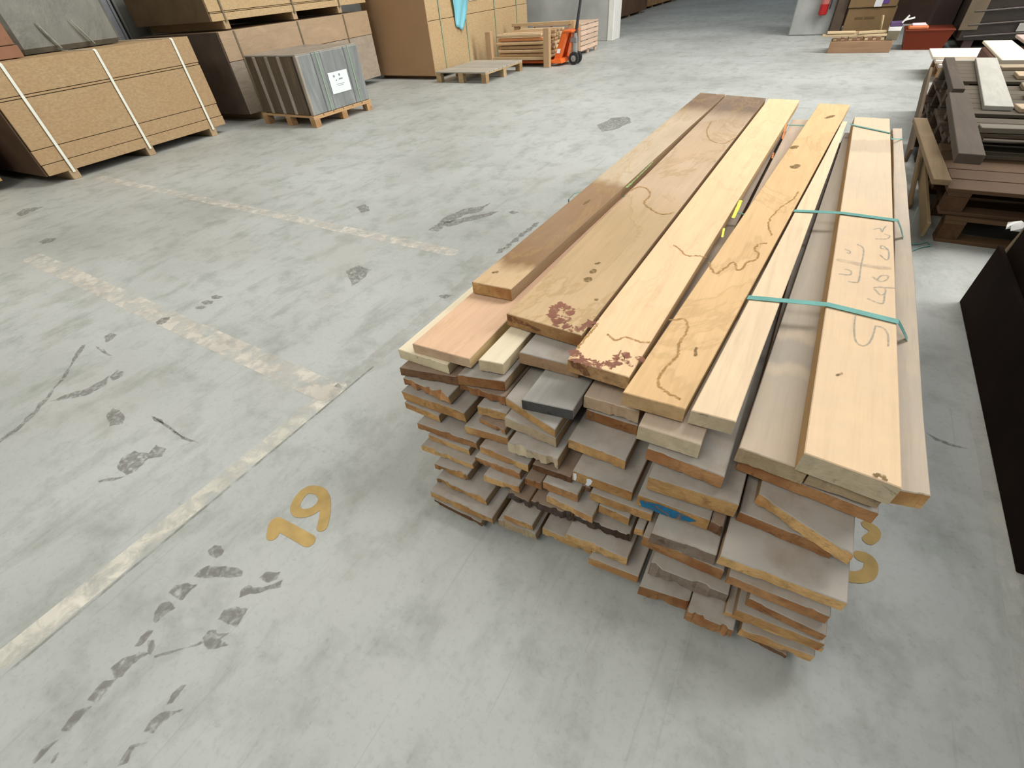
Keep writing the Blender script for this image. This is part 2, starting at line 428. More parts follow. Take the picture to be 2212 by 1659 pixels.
BOARDS = [  # near-left (x, y), near-right (x, y), far (x0, x1, y0, y1), top z, thickness, face, end, stain, wane, torn, label
 ('A13', (-0.94, 0.8173), (-0.7191, 0.8321), (-0.94, -0.7191, 4.1527, 4.1527), 0.4976, 0.0384, 'pink', 'beige', 0.25, 0.3, 0, 'pinkish plank with a faintly mottled face, topmost, leftmost column of pile'),
 ('A12', (-1.0065, 0.8073), (-0.7989, 0.8146), (-1.0065, -0.7989, 4.0604, 4.0604), 0.4592, 0.0420, 'cream', 'cream', 0, 0.2, 0.1, 'cream-white plank, second down, leftmost column of pile'),
 ('A11', (-0.982, 0.7687), (-0.7682, 0.8146), (-0.982, -0.7682, 4.154, 4.154), 0.4172, 0.0408, 'brown', 'brown', 0, 1, 0.3, 'dark waney-edged brown plank, third down, leftmost column of pile'),
 ('A10', (-0.9763, 0.7661), (-0.7694, 0.7586), (-0.9763, -0.7694, 4.0973, 4.0973), 0.3752, 0.0384, 'dust', 'orange', 0, 0.8, 1, 'brown plank with a broken splintered end, fourth down, leftmost column of pile'),
 ('A9', (-0.9722, 0.7397), (-0.7089, 0.75), (-0.9722, -0.7089, 4.0935, 4.0935), 0.3356, 0.0456, 'dust', 'ochre', 0, 0.5, 0.3, 'broad dusty plank with a yellowish end, fifth down, leftmost column of pile'),
 ('A8', (-0.9669, 0.734), (-0.8121, 0.7339), (-0.9669, -0.8121, 3.9875, 3.9875), 0.2888, 0.0336, 'dust', 'ochre', 0, 0.4, 0.1, 'narrow dusty plank, sixth down, leftmost column of pile'),
 ('A7', (-0.8923, 0.6986), (-0.6498, 0.7156), (-0.8923, -0.6498, 4.1548, 4.1548), 0.2540, 0.0360, 'dust', 'orange', 0, 1, 0.4, 'reddish-brown plank with bark along one side, seventh down, leftmost column of pile'),
 ('A6', (-0.8496, 0.6974), (-0.6794, 0.7041), (-0.8496, -0.6794, 3.9414, 3.9414), 0.2168, 0.0312, 'dust', 'ochre', 0, 0.4, 0.1, 'narrow yellowish-ended plank, eighth down, leftmost column of pile'),
 ('A5', (-0.8626, 0.6619), (-0.6517, 0.6783), (-0.8626, -0.6517, 3.9957, 3.9957), 0.1844, 0.0288, 'dust', 'ochre', 0, 0.5, 0.6, 'thin ochre-ended plank with a ragged corner, ninth down, leftmost column of pile'),
 ('A4', (-0.7914, 0.6377), (-0.6575, 0.649), (-0.7914, -0.6575, 4.0357, 4.0357), 0.1544, 0.0336, 'dust', 'ochre', 0, 0.6, 0.7, 'short-faced chipped plank, tenth down, leftmost column of pile'),
 ('A3', (-0.7702, 0.61), (-0.566, 0.6145), (-0.7702, -0.566, 4.1115, 4.1115), 0.1196, 0.0312, 'dust', 'ochre', 0, 0.6, 0.9, 'split and flaking plank, eleventh down, leftmost column of pile'),
 ('A2', (-0.7768, 0.5723), (-0.5256, 0.584), (-0.7768, -0.5256, 3.9835, 3.9835), 0.0872, 0.0396, 'dust', 'ochre', 0, 0.6, 0.4, 'grey dusty plank with a rounded left edge, twelfth down, leftmost column of pile'),
 ('A1', (-0.7681, 0.5717), (-0.5667, 0.5723), (-0.7681, -0.5667, 4.1299, 4.1299), 0.0464, 0.0252, 'dust', 'brown', 0, 0.5, 0.3, 'thin brown plank touching the floor battens, lowest, leftmost column of pile'),
 ('W', (-0.6941, 0.8439), (-0.6136, 0.859), (-0.6941, -0.6136, 4.1563, 4.1563), 0.4958, 0.0456, 'cream', 'cream', 0, 0.1, 0.1, 'small whitish plank, topmost, second column of pile'),
 ('A11b', (-0.7526, 0.7983), (-0.5989, 0.8379), (-0.7526, -0.5989, 3.976, 3.976), 0.4472, 0.0432, 'dust', 'orange', 0, 0.2, 0.1, 'plank with streaked brown end grain, second down, second column of pile'),
 ('A10b', (-0.7571, 0.8055), (-0.5876, 0.8102), (-0.7571, -0.5876, 4.0714, 4.0714), 0.4016, 0.0360, 'brown', 'orange', 0, 0.6, 1, 'brown plank with a crumbling end, third down, second column of pile'),
 ('A9b', (-0.6743, 0.7767), (-0.5685, 0.7894), (-0.6743, -0.5685, 3.942, 3.942), 0.3632, 0.0408, 'dust', 'ochre', 0, 0.3, 0.2, 'narrow grey-faced plank, fourth down, second column of pile'),
 ('A8c', (-0.6665, 0.7648), (-0.5611, 0.7578), (-0.6665, -0.5611, 4.025, 4.025), 0.3200, 0.0228, 'brown', 'orange', 0, 0.5, 0.4, 'thin reddish strip of wood, fifth down, second column of pile'),
 ('A7b', (-0.7059, 0.733), (-0.5492, 0.7529), (-0.7059, -0.5492, 3.9497, 3.9497), 0.2960, 0.0396, 'dust', 'ochre', 0, 0.3, 0.3, 'dusty plank with an ochre end, sixth down, second column of pile'),
 ('A6b', (-0.6376, 0.7109), (-0.4586, 0.7139), (-0.6376, -0.4586, 4.1505, 4.1505), 0.2540, 0.0360, 'dust', 'ochre', 0, 0.3, 0.2, 'grey-faced plank with a straight yellow end, seventh down, second column of pile'),
 ('A5b', (-0.6487, 0.6907), (-0.4815, 0.6997), (-0.6487, -0.4815, 4.036, 4.036), 0.2168, 0.0360, 'dust', 'orange', 0, 0.5, 0.6, 'orange-brown plank with a split running across its end, eighth down, second column of pile'),
 ('A4b', (-0.6013, 0.6618), (-0.4741, 0.6763), (-0.6013, -0.4741, 4.1488, 4.1488), 0.1796, 0.0372, 'dust', 'ochre', 0, 0.4, 0.4, 'short dusty plank with a chipped corner, ninth down, second column of pile'),
 ('A3b', (-0.5151, 0.6646), (-0.4315, 0.6641), (-0.5151, -0.4315, 4.113, 4.113), 0.1412, 0.0408, 'brown', 'bark', 0, 0.8, 0.8, 'dark plank edged with rough bark, tenth down, second column of pile'),
 ('A2r', (-0.4991, 0.6096), (-0.3978, 0.6175), (-0.4991, -0.3978, 4.1306, 4.1306), 0.0980, 0.0336, 'dust', 'ochre', 0, 0.3, 0.2, 'flat dusty grey plank, eleventh down, second column of pile'),
 ('A1r', (-0.5207, 0.6028), (-0.385, 0.6125), (-0.5207, -0.385, 3.9781, 3.9781), 0.0632, 0.0420, 'dust', 'pale', 0, 0.3, 0.5, 'pale crumbly-ended plank, lowest, second column of pile'),
 ('B12', (-0.597, 0.9298), (-0.4006, 0.9448), (-0.597, -0.4006, 3.9565, 3.9565), 0.4964, 0.0456, 'dust', 'beige', 0, 0.1, 0, 'grey and beige plank with clean sawn end, topmost, third column of pile'),
 ('G11', (-0.512, 0.7896), (-0.3588, 0.8162), (-0.512, -0.3588, 4.0722, 4.0722), 0.4496, 0.0408, 'greyt', 'greyend', 0, 0.15, 0.1, 'weathered grey plank with a dark slate-coloured end, second down, third column of pile'),
 ('G10', (-0.5846, 0.8116), (-0.388, 0.7615), (-0.5846, -0.388, 3.977, 3.977), 0.4076, 0.0360, 'dust', 'ochre', 0, 0.2, 0, 'diagonally cut plank with a rounded corner, third down, third column of pile'),
 ('G9', (-0.5652, 0.7672), (-0.3857, 0.7626), (-0.5652, -0.3857, 4.1013, 4.1013), 0.3704, 0.0432, 'dust', 'pale', 0, 0.3, 0.2, 'pale plank with dark smears on its end, fourth down, third column of pile'),
 ('G8', (-0.5283, 0.7164), (-0.3634, 0.7287), (-0.5283, -0.3634, 4.0299, 4.0299), 0.3236, 0.0504, 'dust', 'pale', 0, 0.3, 0.8, 'thick plank with a notch torn from its end, fifth down, third column of pile'),
 ('G7', (-0.4426, 0.7149), (-0.3181, 0.7236), (-0.4426, -0.3181, 4.0561, 4.0561), 0.2720, 0.0312, 'brown', 'brown', 0, 0.2, 0.2, 'recessed dark brown plank, sixth down, third column of pile'),
 ('G6a', (-0.4556, 0.6844), (-0.4004, 0.6891), (-0.4556, -0.4004, 4.1463, 4.1463), 0.2312, 0.0360, 'brown', 'orange', 0, 0.3, 0.2, 'narrow rusty-brown plank, eighth down, third column of pile'),
 ('G6', (-0.3974, 0.6923), (-0.2839, 0.6986), (-0.3974, -0.2839, 4.0548, 4.0548), 0.2396, 0.0408, 'dust', 'orange', 0, 0.2, 0.2, 'plank with a rust-red end, seventh down, third column of pile'),
 ('G5', (-0.3783, 0.6787), (-0.2258, 0.6755), (-0.3783, -0.2258, 3.9638, 3.9638), 0.1976, 0.0360, 'dust', 'ochre', 0, 0.2, 0.2, 'grey-faced plank with a golden end, ninth down, third column of pile'),
 ('G4', (-0.4285, 0.6618), (-0.288, 0.6745), (-0.4285, -0.288, 3.9748, 3.9748), 0.1592, 0.0432, 'brown', 'bark', 0, 1, 0.9, 'bark-covered dark plank, tenth down, third column of pile'),
 ('B2', (-0.3768, 0.641), (-0.2119, 0.6506), (-0.3768, -0.2119, 4.0599, 4.0599), 0.0680, 0.0432, 'dust', 'ochre', 0, 0.2, 0.5, 'dusty bottom plank with a bright ochre end, lowest, third column of pile'),
 ('B11', (-0.3558, 0.8846), (-0.1915, 0.8929), (-0.3558, -0.1915, 4.0554, 4.0554), 0.4496, 0.0504, 'beige', 'beige', 0, 0.2, 0.4, 'thick beige plank with a dark chip at its corner, topmost, fourth column of pile'),
 ('B10', (-0.3461, 0.884), (-0.1891, 0.8884), (-0.3461, -0.1891, 4.0803, 4.0803), 0.3980, 0.0444, 'dust', 'orange', 0, 0.2, 0.2, 'salmon-brown ended plank, second down, fourth column of pile'),
 ('B9', (-0.3604, 0.7919), (-0.1847, 0.7917), (-0.3604, -0.1847, 4.0283, 4.0283), 0.3524, 0.0444, 'dust', 'ochre', 0, 0.1, 0.2, 'broad grey plank with a crack in its end, third down, fourth column of pile'),
 ('B8', (-0.3151, 0.7247), (-0.1397, 0.7352), (-0.3151, -0.1397, 4.083, 4.083), 0.3056, 0.0456, 'dust', 'ochre', 0, 0.2, 0, 'plank with two white paint dabs on its end, fourth down, fourth column of pile'),
 ('B7s', (-0.2809, 0.7243), (-0.257, 0.7232), (-0.2809, -0.257, 4.0273, 4.0273), 0.2588, 0.0240, 'brown', 'brown', 0, 0.2, 0.3, 'thin dark strip, fifth down, fourth column of pile'),
 ('B7', (-0.2523, 0.7124), (-0.0749, 0.7254), (-0.2523, -0.0749, 4.0773, 4.0773), 0.2576, 0.0408, 'dust', 'ochre', 0, 0.2, 0.2, 'plank with a straight orange end, sixth down, fourth column of pile'),
 ('B6', (-0.2228, 0.712), (-0.1301, 0.71), (-0.2228, -0.1301, 4.1088, 4.1088), 0.2156, 0.0408, 'dust', 'ochre', 0, 0.2, 0.1, 'narrow plank with a light brown end, seventh down, fourth column of pile'),
 ('B4r', (-0.1112, 0.7046), (-0.0848, 0.708), (-0.1112, -0.0848, 3.9794, 3.9794), 0.1904, 0.0360, 'dust', 'ochre', 0, 0.3, 0.3, 'stubby plank with a rough grey face, eighth down, fourth column of pile'),
 ('B4', (-0.2878, 0.6738), (-0.1142, 0.6921), (-0.2878, -0.1142, 4.0226, 4.0226), 0.1604, 0.0408, 'dust', 'bark', 0, 1, 0.9, 'plank with a shaggy dark bark edge, ninth down, fourth column of pile'),
 ('B3', (-0.2916, 0.6347), (-0.1022, 0.6466), (-0.2916, -0.1022, 4.0506, 4.0506), 0.1160, 0.0456, 'dust', 'ochre', 0, 0.2, 0.4, 'broad dusty plank with a ragged ochre end, tenth down, fourth column of pile'),
 ('B1', (-0.2089, 0.622), (-0.0601, 0.6363), (-0.2089, -0.0601, 4.0911, 4.0911), 0.0656, 0.0432, 'dust', 'ochre', 0, 0.2, 0.1, 'shaded bottom plank, lowest, fourth column of pile'),
 ('C12', (-0.1706, 0.806), (-0.0146, 0.8116), (-0.1706, -0.0146, 3.9958, 3.9958), 0.4904, 0.0540, 'beige', 'pale', 0, 0.1, 0.1, 'thick clean beige plank, topmost, fifth column of pile'),
 ('C11', (-0.1364, 0.7964), (0.0575, 0.7918), (-0.1364, 0.0575, 4.062, 4.062), 0.4304, 0.0492, 'dust', 'orange', 0, 0.2, 0.2, 'broad dusty plank with a brown end, second down, fifth column of pile'),
 ('C10', (-0.1107, 0.7502), (0.1076, 0.7687), (-0.1107, 0.1076, 4.0775, 4.0775), 0.3776, 0.0576, 'dust', 'ochre', 0, 0.1, 0, 'thick wide plank with diagonal end grain, third down, fifth column of pile'),
 ('C9', (-0.1241, 0.7279), (0.0609, 0.7387), (-0.1241, 0.0609, 4.137, 4.137), 0.3152, 0.0492, 'dust', 'ochre', 0, 0.2, 0.05, 'plank with bright blue paint on its end, fourth down, fifth column of pile'),
 ('C9b', (0.0615, 0.7407), (0.0936, 0.736), (0.0615, 0.0936, 4.0198, 4.0198), 0.3104, 0.0456, 'brown', 'brown', 0, 0.2, 0.2, 'narrow dark brown plank, fifth down, fifth column of pile'),
 ('C8', (-0.0635, 0.6685), (0.1025, 0.6847), (-0.0635, 0.1025, 4.0803, 4.0803), 0.2612, 0.0540, 'dust', 'dustend', 0, 0.7, 0.4, 'dusty grey plank with a shredded left corner, sixth down, fifth column of pile'),
 ('C7', (-0.0818, 0.6833), (0.1308, 0.6856), (-0.0818, 0.1308, 3.9821, 3.9821), 0.2048, 0.0516, 'dust', 'orange', 0, 0.2, 0.1, 'wide plank showing only an orange end, seventh down, fifth column of pile'),
 ('C6', (-0.0414, 0.6413), (0.1605, 0.6587), (-0.0414, 0.1605, 4.0495, 4.0495), 0.1496, 0.0576, 'dust', 'dustend', 0, 0.3, 0.6, 'wide grey plank with a splintered end, eighth down, fifth column of pile'),
 ('C5', (-0.0499, 0.6031), (0.082, 0.6259), (-0.0499, 0.082, 3.9801, 3.9801), 0.0860, 0.0600, 'dust', 'orange', 0, 0.3, 0.3, 'bottom plank with a reddish end, lowest, fifth column of pile'),
 ('C4', (0.0822, 0.5982), (0.1981, 0.6066), (0.0822, 0.1981, 4.142, 4.142), 0.0872, 0.0612, 'dust', 'orange', 0, 0.3, 0.7, 'bottom plank with a torn corner, ninth down, fifth column of pile'),
 ('D13a', (0.0649, 0.8497), (0.2145, 0.8472), (0.152, 0.2152, 3.755, 3.755), 0.4844, 0.0528, 'tan3', 'pale', 0, 0.1, 0.2, 'dust-banded plank, topmost, rightmost column of pile'),
 ('D13b', (0.2182, 0.8467), (0.3602, 0.8469), (0.2182, 0.3602, 3.8426, 3.8426), 0.4820, 0.0432, 'tan2', 'pale', 0, 0.1, 0.1, 'pale plank mostly hidden below the lettered one, second down, rightmost column of pile'),
 ('D12', (0.0771, 0.8659), (0.3718, 0.8471), (0.0771, 0.3718, 3.7517, 3.7517), 0.4280, 0.0432, 'dust', 'orange', 0, 0.2, 0.1, 'very wide plank with a brown end, third down, rightmost column of pile'),
 ('D11', (0.1412, 0.817), (0.3451, 0.7451), (0.1412, 0.3451, 3.859, 3.859), 0.3824, 0.0432, 'dust', 'ochre', 0, 0.3, 0.5, 'plank with a long diagonal broken end, fourth down, rightmost column of pile'),
 ('D10', (0.1156, 0.7812), (0.324, 0.7758), (0.1156, 0.324, 3.7491, 3.7491), 0.3368, 0.0420, 'dust', 'orange', 0, 0.2, 0.3, 'plank with slanting saw marks on a brown end, fifth down, rightmost column of pile'),
 ('D9', (0.1031, 0.668), (0.3692, 0.6849), (0.1031, 0.3692, 3.7329, 3.7329), 0.2936, 0.0432, 'dust', 'ochre', 0, 0.3, 0.4, 'wide grey plank with a yellow splintered end, sixth down, rightmost column of pile'),
 ('D8', (0.1366, 0.6534), (0.3538, 0.6645), (0.1366, 0.3538, 3.7859, 3.7859), 0.2480, 0.0432, 'dust', 'orange', 0, 0.3, 0.2, 'plank with an orange-brown end, seventh down, rightmost column of pile'),
 ('D7', (0.1961, 0.6445), (0.3636, 0.642), (0.1961, 0.3636, 3.846, 3.846), 0.2024, 0.0372, 'dust', 'orange', 0, 0.3, 0.2, 'narrower plank with a rough right edge, eighth down, rightmost column of pile'),
 ('D6', (0.1804, 0.625), (0.374, 0.6411), (0.1804, 0.374, 3.8494, 3.8494), 0.1628, 0.0432, 'dust', 'ochre', 0, 0.3, 0.2, 'plank with a light ochre end, ninth down, rightmost column of pile'),
 ('D5', (0.1635, 0.6307), (0.387, 0.6542), (0.1635, 0.387, 3.7911, 3.7911), 0.1172, 0.0264, 'dust', 'ochre', 0, 0.3, 0.2, 'thin plank with a red line on its end, tenth down, rightmost column of pile'),
 ('D4', (0.2112, 0.6185), (0.3783, 0.6396), (0.2112, 0.3783, 3.6786, 3.6786), 0.0884, 0.0408, 'dust', 'ochre', 0, 0.3, 0.3, 'light ochre plank, eleventh down, rightmost column of pile'),
 ('D3', (0.2158, 0.6341), (0.3318, 0.6302), (0.2158, 0.3318, 3.7914, 3.7914), 0.0452, 0.0240, 'brown', 'brown', 0, 0.3, 0.2, 'thin dark plank, lowest, rightmost column of pile'),
 ('P1', (-0.9267, 1.1605), (-0.7658, 1.1737), (-0.9154, -0.7095, 4.4638, 4.4191), 0.5480, 0.0486, 'P1', 'ochre', 0.5, 0.3, 0, 'brown-stained narrow plank lying at the far left of the pile top'),
 ('P2', (-0.7019, 1.0357), (-0.4309, 1.0288), (-0.6994, -0.4017, 4.4032, 4.3278), 0.5480, 0.0486, 'P2', 'ochre2', 0.8, 0.15, 0.05, 'broad yellowish plank with knots and a dark front stain, second on top'),
 ('P3', (-0.4204, 0.9088), (-0.2382, 0.9087), (-0.384, -0.1736, 4.3145, 4.2982), 0.5480, 0.0486, 'fresh', 'ochre2', 0.35, 0.1, 0, 'bright peach plank with jagged red-brown stain at its front, third on top'),
 ('P4', (-0.2334, 0.8466), (-0.0751, 0.856), (-0.044, 0.1419, 4.2142, 4.2012), 0.5480, 0.0486, 'fresh2', 'ochre3', 1, 0.1, 0, 'golden plank with wavy brown water-stain outlines, fourth on top'),
 ('P5', (-0.0634, 0.8582), (0.0405, 0.8673), (0.118, 0.1449, 3.7412, 3.7467), 0.5480, 0.0486, 'pale', 'pale', 0.3, 0.2, 0, 'pale plank tapering beside the golden water-stained one'),
 ('D14', (0.1856, 0.8368), (0.3629, 0.8252), (0.1773, 0.3616, 3.871, 3.8603), 0.5480, 0.0624, 'peach', 'pale', 0.1, 0.05, 0, 'wide pale plank with pencil writing, raised at the right of the pile'),
 ('D13c', (0.3836, 0.8831), (0.4449, 0.8968), (0.401, 0.4562, 3.9233, 3.9358), 0.4820, 0.0528, 'tan2', 'ochre', 0.2, 0.6, 0.1, 'greyish plank sticking out along the right edge below the lettered one'),
]
BOARD_MARKS = [  # plank, half width, colour, points on the plank face (x, y)
 ('P3', 0.016, 'burn', [(-0.4183, 0.9451), (-0.4034, 0.9285), (-0.3915, 0.918), (-0.3713, 0.9208), (-0.3486, 0.9203), (-0.3275, 0.9193), (-0.3046, 0.9303), (-0.2889, 0.9601), (-0.286, 0.9889), (-0.2708, 0.9733), (-0.2554, 0.9716), (-0.2382, 0.9911)]),
 ('P2', 0.015, 'burn', [(-0.5571, 1.0864), (-0.5699, 1.122), (-0.566, 1.145), (-0.5451, 1.1544), (-0.5234, 1.1369), (-0.5097, 1.1078), (-0.5164, 1.0706), (-0.5396, 1.0713)]),
 ('P2', 0.014, 'burn', [(-0.5348, 1.0454), (-0.5102, 1.0512), (-0.4805, 1.0457), (-0.4567, 1.0485), (-0.4418, 1.0743), (-0.4278, 1.125)]),
 ('P4', 0.0032, 'ring', [(-0.1941, 1.6222), (-0.1746, 1.5783), (-0.1567, 1.5536), (-0.1366, 1.6052), (-0.1196, 1.6606), (-0.1064, 1.6325), (-0.0971, 1.6073), (-0.0842, 1.62), (-0.0747, 1.6792), (-0.0517, 1.7076), (-0.049, 1.7592), (-0.0692, 1.7871), (-0.0625, 1.8353), (-0.04, 1.8569)]),
 ('P4', 0.0027, 'ring', [(-0.0315, 1.9341), (-0.0549, 2.0171), (-0.0569, 2.1045), (-0.0371, 2.2214), (-0.0011, 2.3459), (0.0076, 2.4378)]),
 ('P4', 0.003, 'ring', [(-0.2172, 1.2125), (-0.1772, 1.2361), (-0.1584, 1.186), (-0.1595, 1.1102), (-0.1503, 1.0487), (-0.167, 0.9747), (-0.1624, 0.9189), (-0.1341, 0.8973), (-0.0957, 0.8858)]),
 ('P2', 0.0043, 'ring', [(-0.6983, 2.2111), (-0.6771, 2.2715), (-0.6314, 2.26), (-0.5927, 2.1829), (-0.5878, 2.0869), (-0.5196, 2.0083), (-0.4721, 1.9875), (-0.4326, 2.0182)]),
 ('P3', 0.003, 'ring', [(-0.3463, 1.7135), (-0.3135, 1.6844), (-0.2831, 1.6478), (-0.2471, 1.6585), (-0.2128, 1.6607)]),
 ('P3', 0.0032, 'ring', [(-0.4147, 0.9661), (-0.4121, 1.0273), (-0.4094, 1.0704), (-0.4105, 1.1023)]),
 ('P3', 0.0027, 'ring', [(-0.3625, 1.0657), (-0.3293, 1.048), (-0.3081, 1.0756), (-0.2665, 1.0699), (-0.2387, 1.078)]),
 ('P2', 0.0032, 'ring', [(-0.6275, 3.5859), (-0.6038, 3.355), (-0.5391, 3.1571), (-0.4531, 3.0997), (-0.4114, 3.2297)]),
 ('P2', 0.012, 'knot', [(-0.546, 1.3347), (-0.5452, 1.3492)]),
 ('P2', 0.01, 'knot', [(-0.553, 1.3968), (-0.5522, 1.4121)]),
 ('P2', 0.006, 'knot', [(-0.5636, 1.4609), (-0.5569, 1.4715)]),
 ('P2', 0.006, 'knot', [(-0.4668, 1.2295), (-0.4665, 1.2327)]),
 ('P4', 0.016, 'knot', [(-0.0458, 2.7714), (-0.0355, 2.8122)]),
 ('P4', 0.014, 'knot', [(-0.0888, 3.1026), (-0.0748, 3.1425)]),
 ('P4', 0.012, 'knot', [(0.0287, 3.8054), (0.0605, 3.8726)]),
 ('P1', 0.006, 'knot', [(-0.8888, 1.2511), (-0.8796, 1.2627)]),
 ('P1', 0.005, 'knot', [(-0.8408, 1.9792), (-0.8369, 2.0355)]),
 ('P4', 0.004, 'knot', [(-0.1063, 1.0742), (-0.1122, 1.1084)]),
 ('D14', 0.0045, 'knot', [(0.3151, 0.8348), (0.3255, 0.8415), (0.3335, 0.8339)]),
 ('D14', 0.003, 'knot', [(0.231, 1.1441), (0.2406, 1.1568)]),
 ('P3', 0.004, 'yellow', [(-0.1974, 1.8513), (-0.2068, 1.9306)]),
 ('P3', 0.007, 'yellow', [(-0.1952, 2.0531), (-0.1983, 2.1578), (-0.2013, 2.2468)]),
 ('P3', 0.005, 'orangep', [(-0.1816, 3.6086), (-0.1709, 3.4767), (-0.1608, 3.272)]),
 ('P3', 0.004, 'orangep', [(-0.1693, 2.9926), (-0.1625, 2.8935)]),
 ('P1', 0.006, 'greenp', [(-0.7301, 2.2471), (-0.7285, 2.3095)]),
 ('P1', 0.0035, 'greenp', [(-0.7285, 2.3095), (-0.7281, 2.5323), (-0.7316, 2.6613)]),
 ('D14', 0.0022, 'pencil', [(0.2614, 1.4573), (0.26, 1.3928), (0.2657, 1.3255), (0.2797, 1.3058), (0.2948, 1.3199), (0.3052, 1.3633), (0.3113, 1.4215)]),
 ('D14', 0.0022, 'pencil', [(0.3113, 1.4215), (0.3294, 1.4196), (0.3405, 1.3896), (0.3413, 1.3324)]),
 ('D14', 0.0022, 'pencil', [(0.304, 1.6505), (0.3242, 1.6625), (0.3355, 1.6547), (0.333, 1.6043), (0.3293, 1.5612), (0.3124, 1.5595), (0.2901, 1.5734)]),
 ('D14', 0.0022, 'pencil', [(0.3355, 1.6642), (0.3655, 1.6741)]),
 ('D14', 0.0022, 'pencil', [(0.3067, 1.6422), (0.3219, 1.6116), (0.333, 1.6226)]),
 ('D14', 0.0022, 'pencil', [(0.3005, 1.7246), (0.3215, 1.7002), (0.3395, 1.7211), (0.3422, 1.7491), (0.324, 1.7414), (0.3137, 1.7101)]),
 ('D14', 0.0022, 'pencil', [(0.3207, 1.8997), (0.3372, 1.8684), (0.3455, 1.8869), (0.3444, 1.9486), (0.3261, 1.9816), (0.3233, 1.9561), (0.3431, 1.956)]),
 ('D14', 0.0022, 'pencil', [(0.3055, 2.0323), (0.3406, 2.0461), (0.3495, 2.0755), (0.3348, 2.0874)]),
 ('D14', 0.0022, 'pencil', [(0.2986, 2.1185), (0.3197, 2.1358), (0.3228, 2.1096)]),
 ('D14', 0.0022, 'pencil', [(0.3259, 2.1018), (0.3318, 2.1404), (0.3395, 2.1665)]),
 ('D14', 0.0022, 'pencil', [(0.2509, 1.9599), (0.2675, 1.9418), (0.2715, 1.8953), (0.2669, 1.7949), (0.2633, 1.6818), (0.2546, 1.6648), (0.2362, 1.6635)]),
 ('D14', 0.0022, 'pencil', [(0.2072, 1.7056), (0.237, 1.7113), (0.2386, 1.7399), (0.2218, 1.7471)]),
 ('D14', 0.0022, 'pencil', [(0.2147, 1.9042), (0.2297, 1.8942), (0.2305, 1.8747), (0.2216, 1.879)]),
 ('D14', 0.012, 'smudge', [(0.2042, 1.8095), (0.2458, 1.8048), (0.2689, 1.8)]),
 ('D14', 0.012, 'smudge', [(0.2824, 1.7985), (0.3193, 1.7998), (0.3414, 1.8056)]),
]
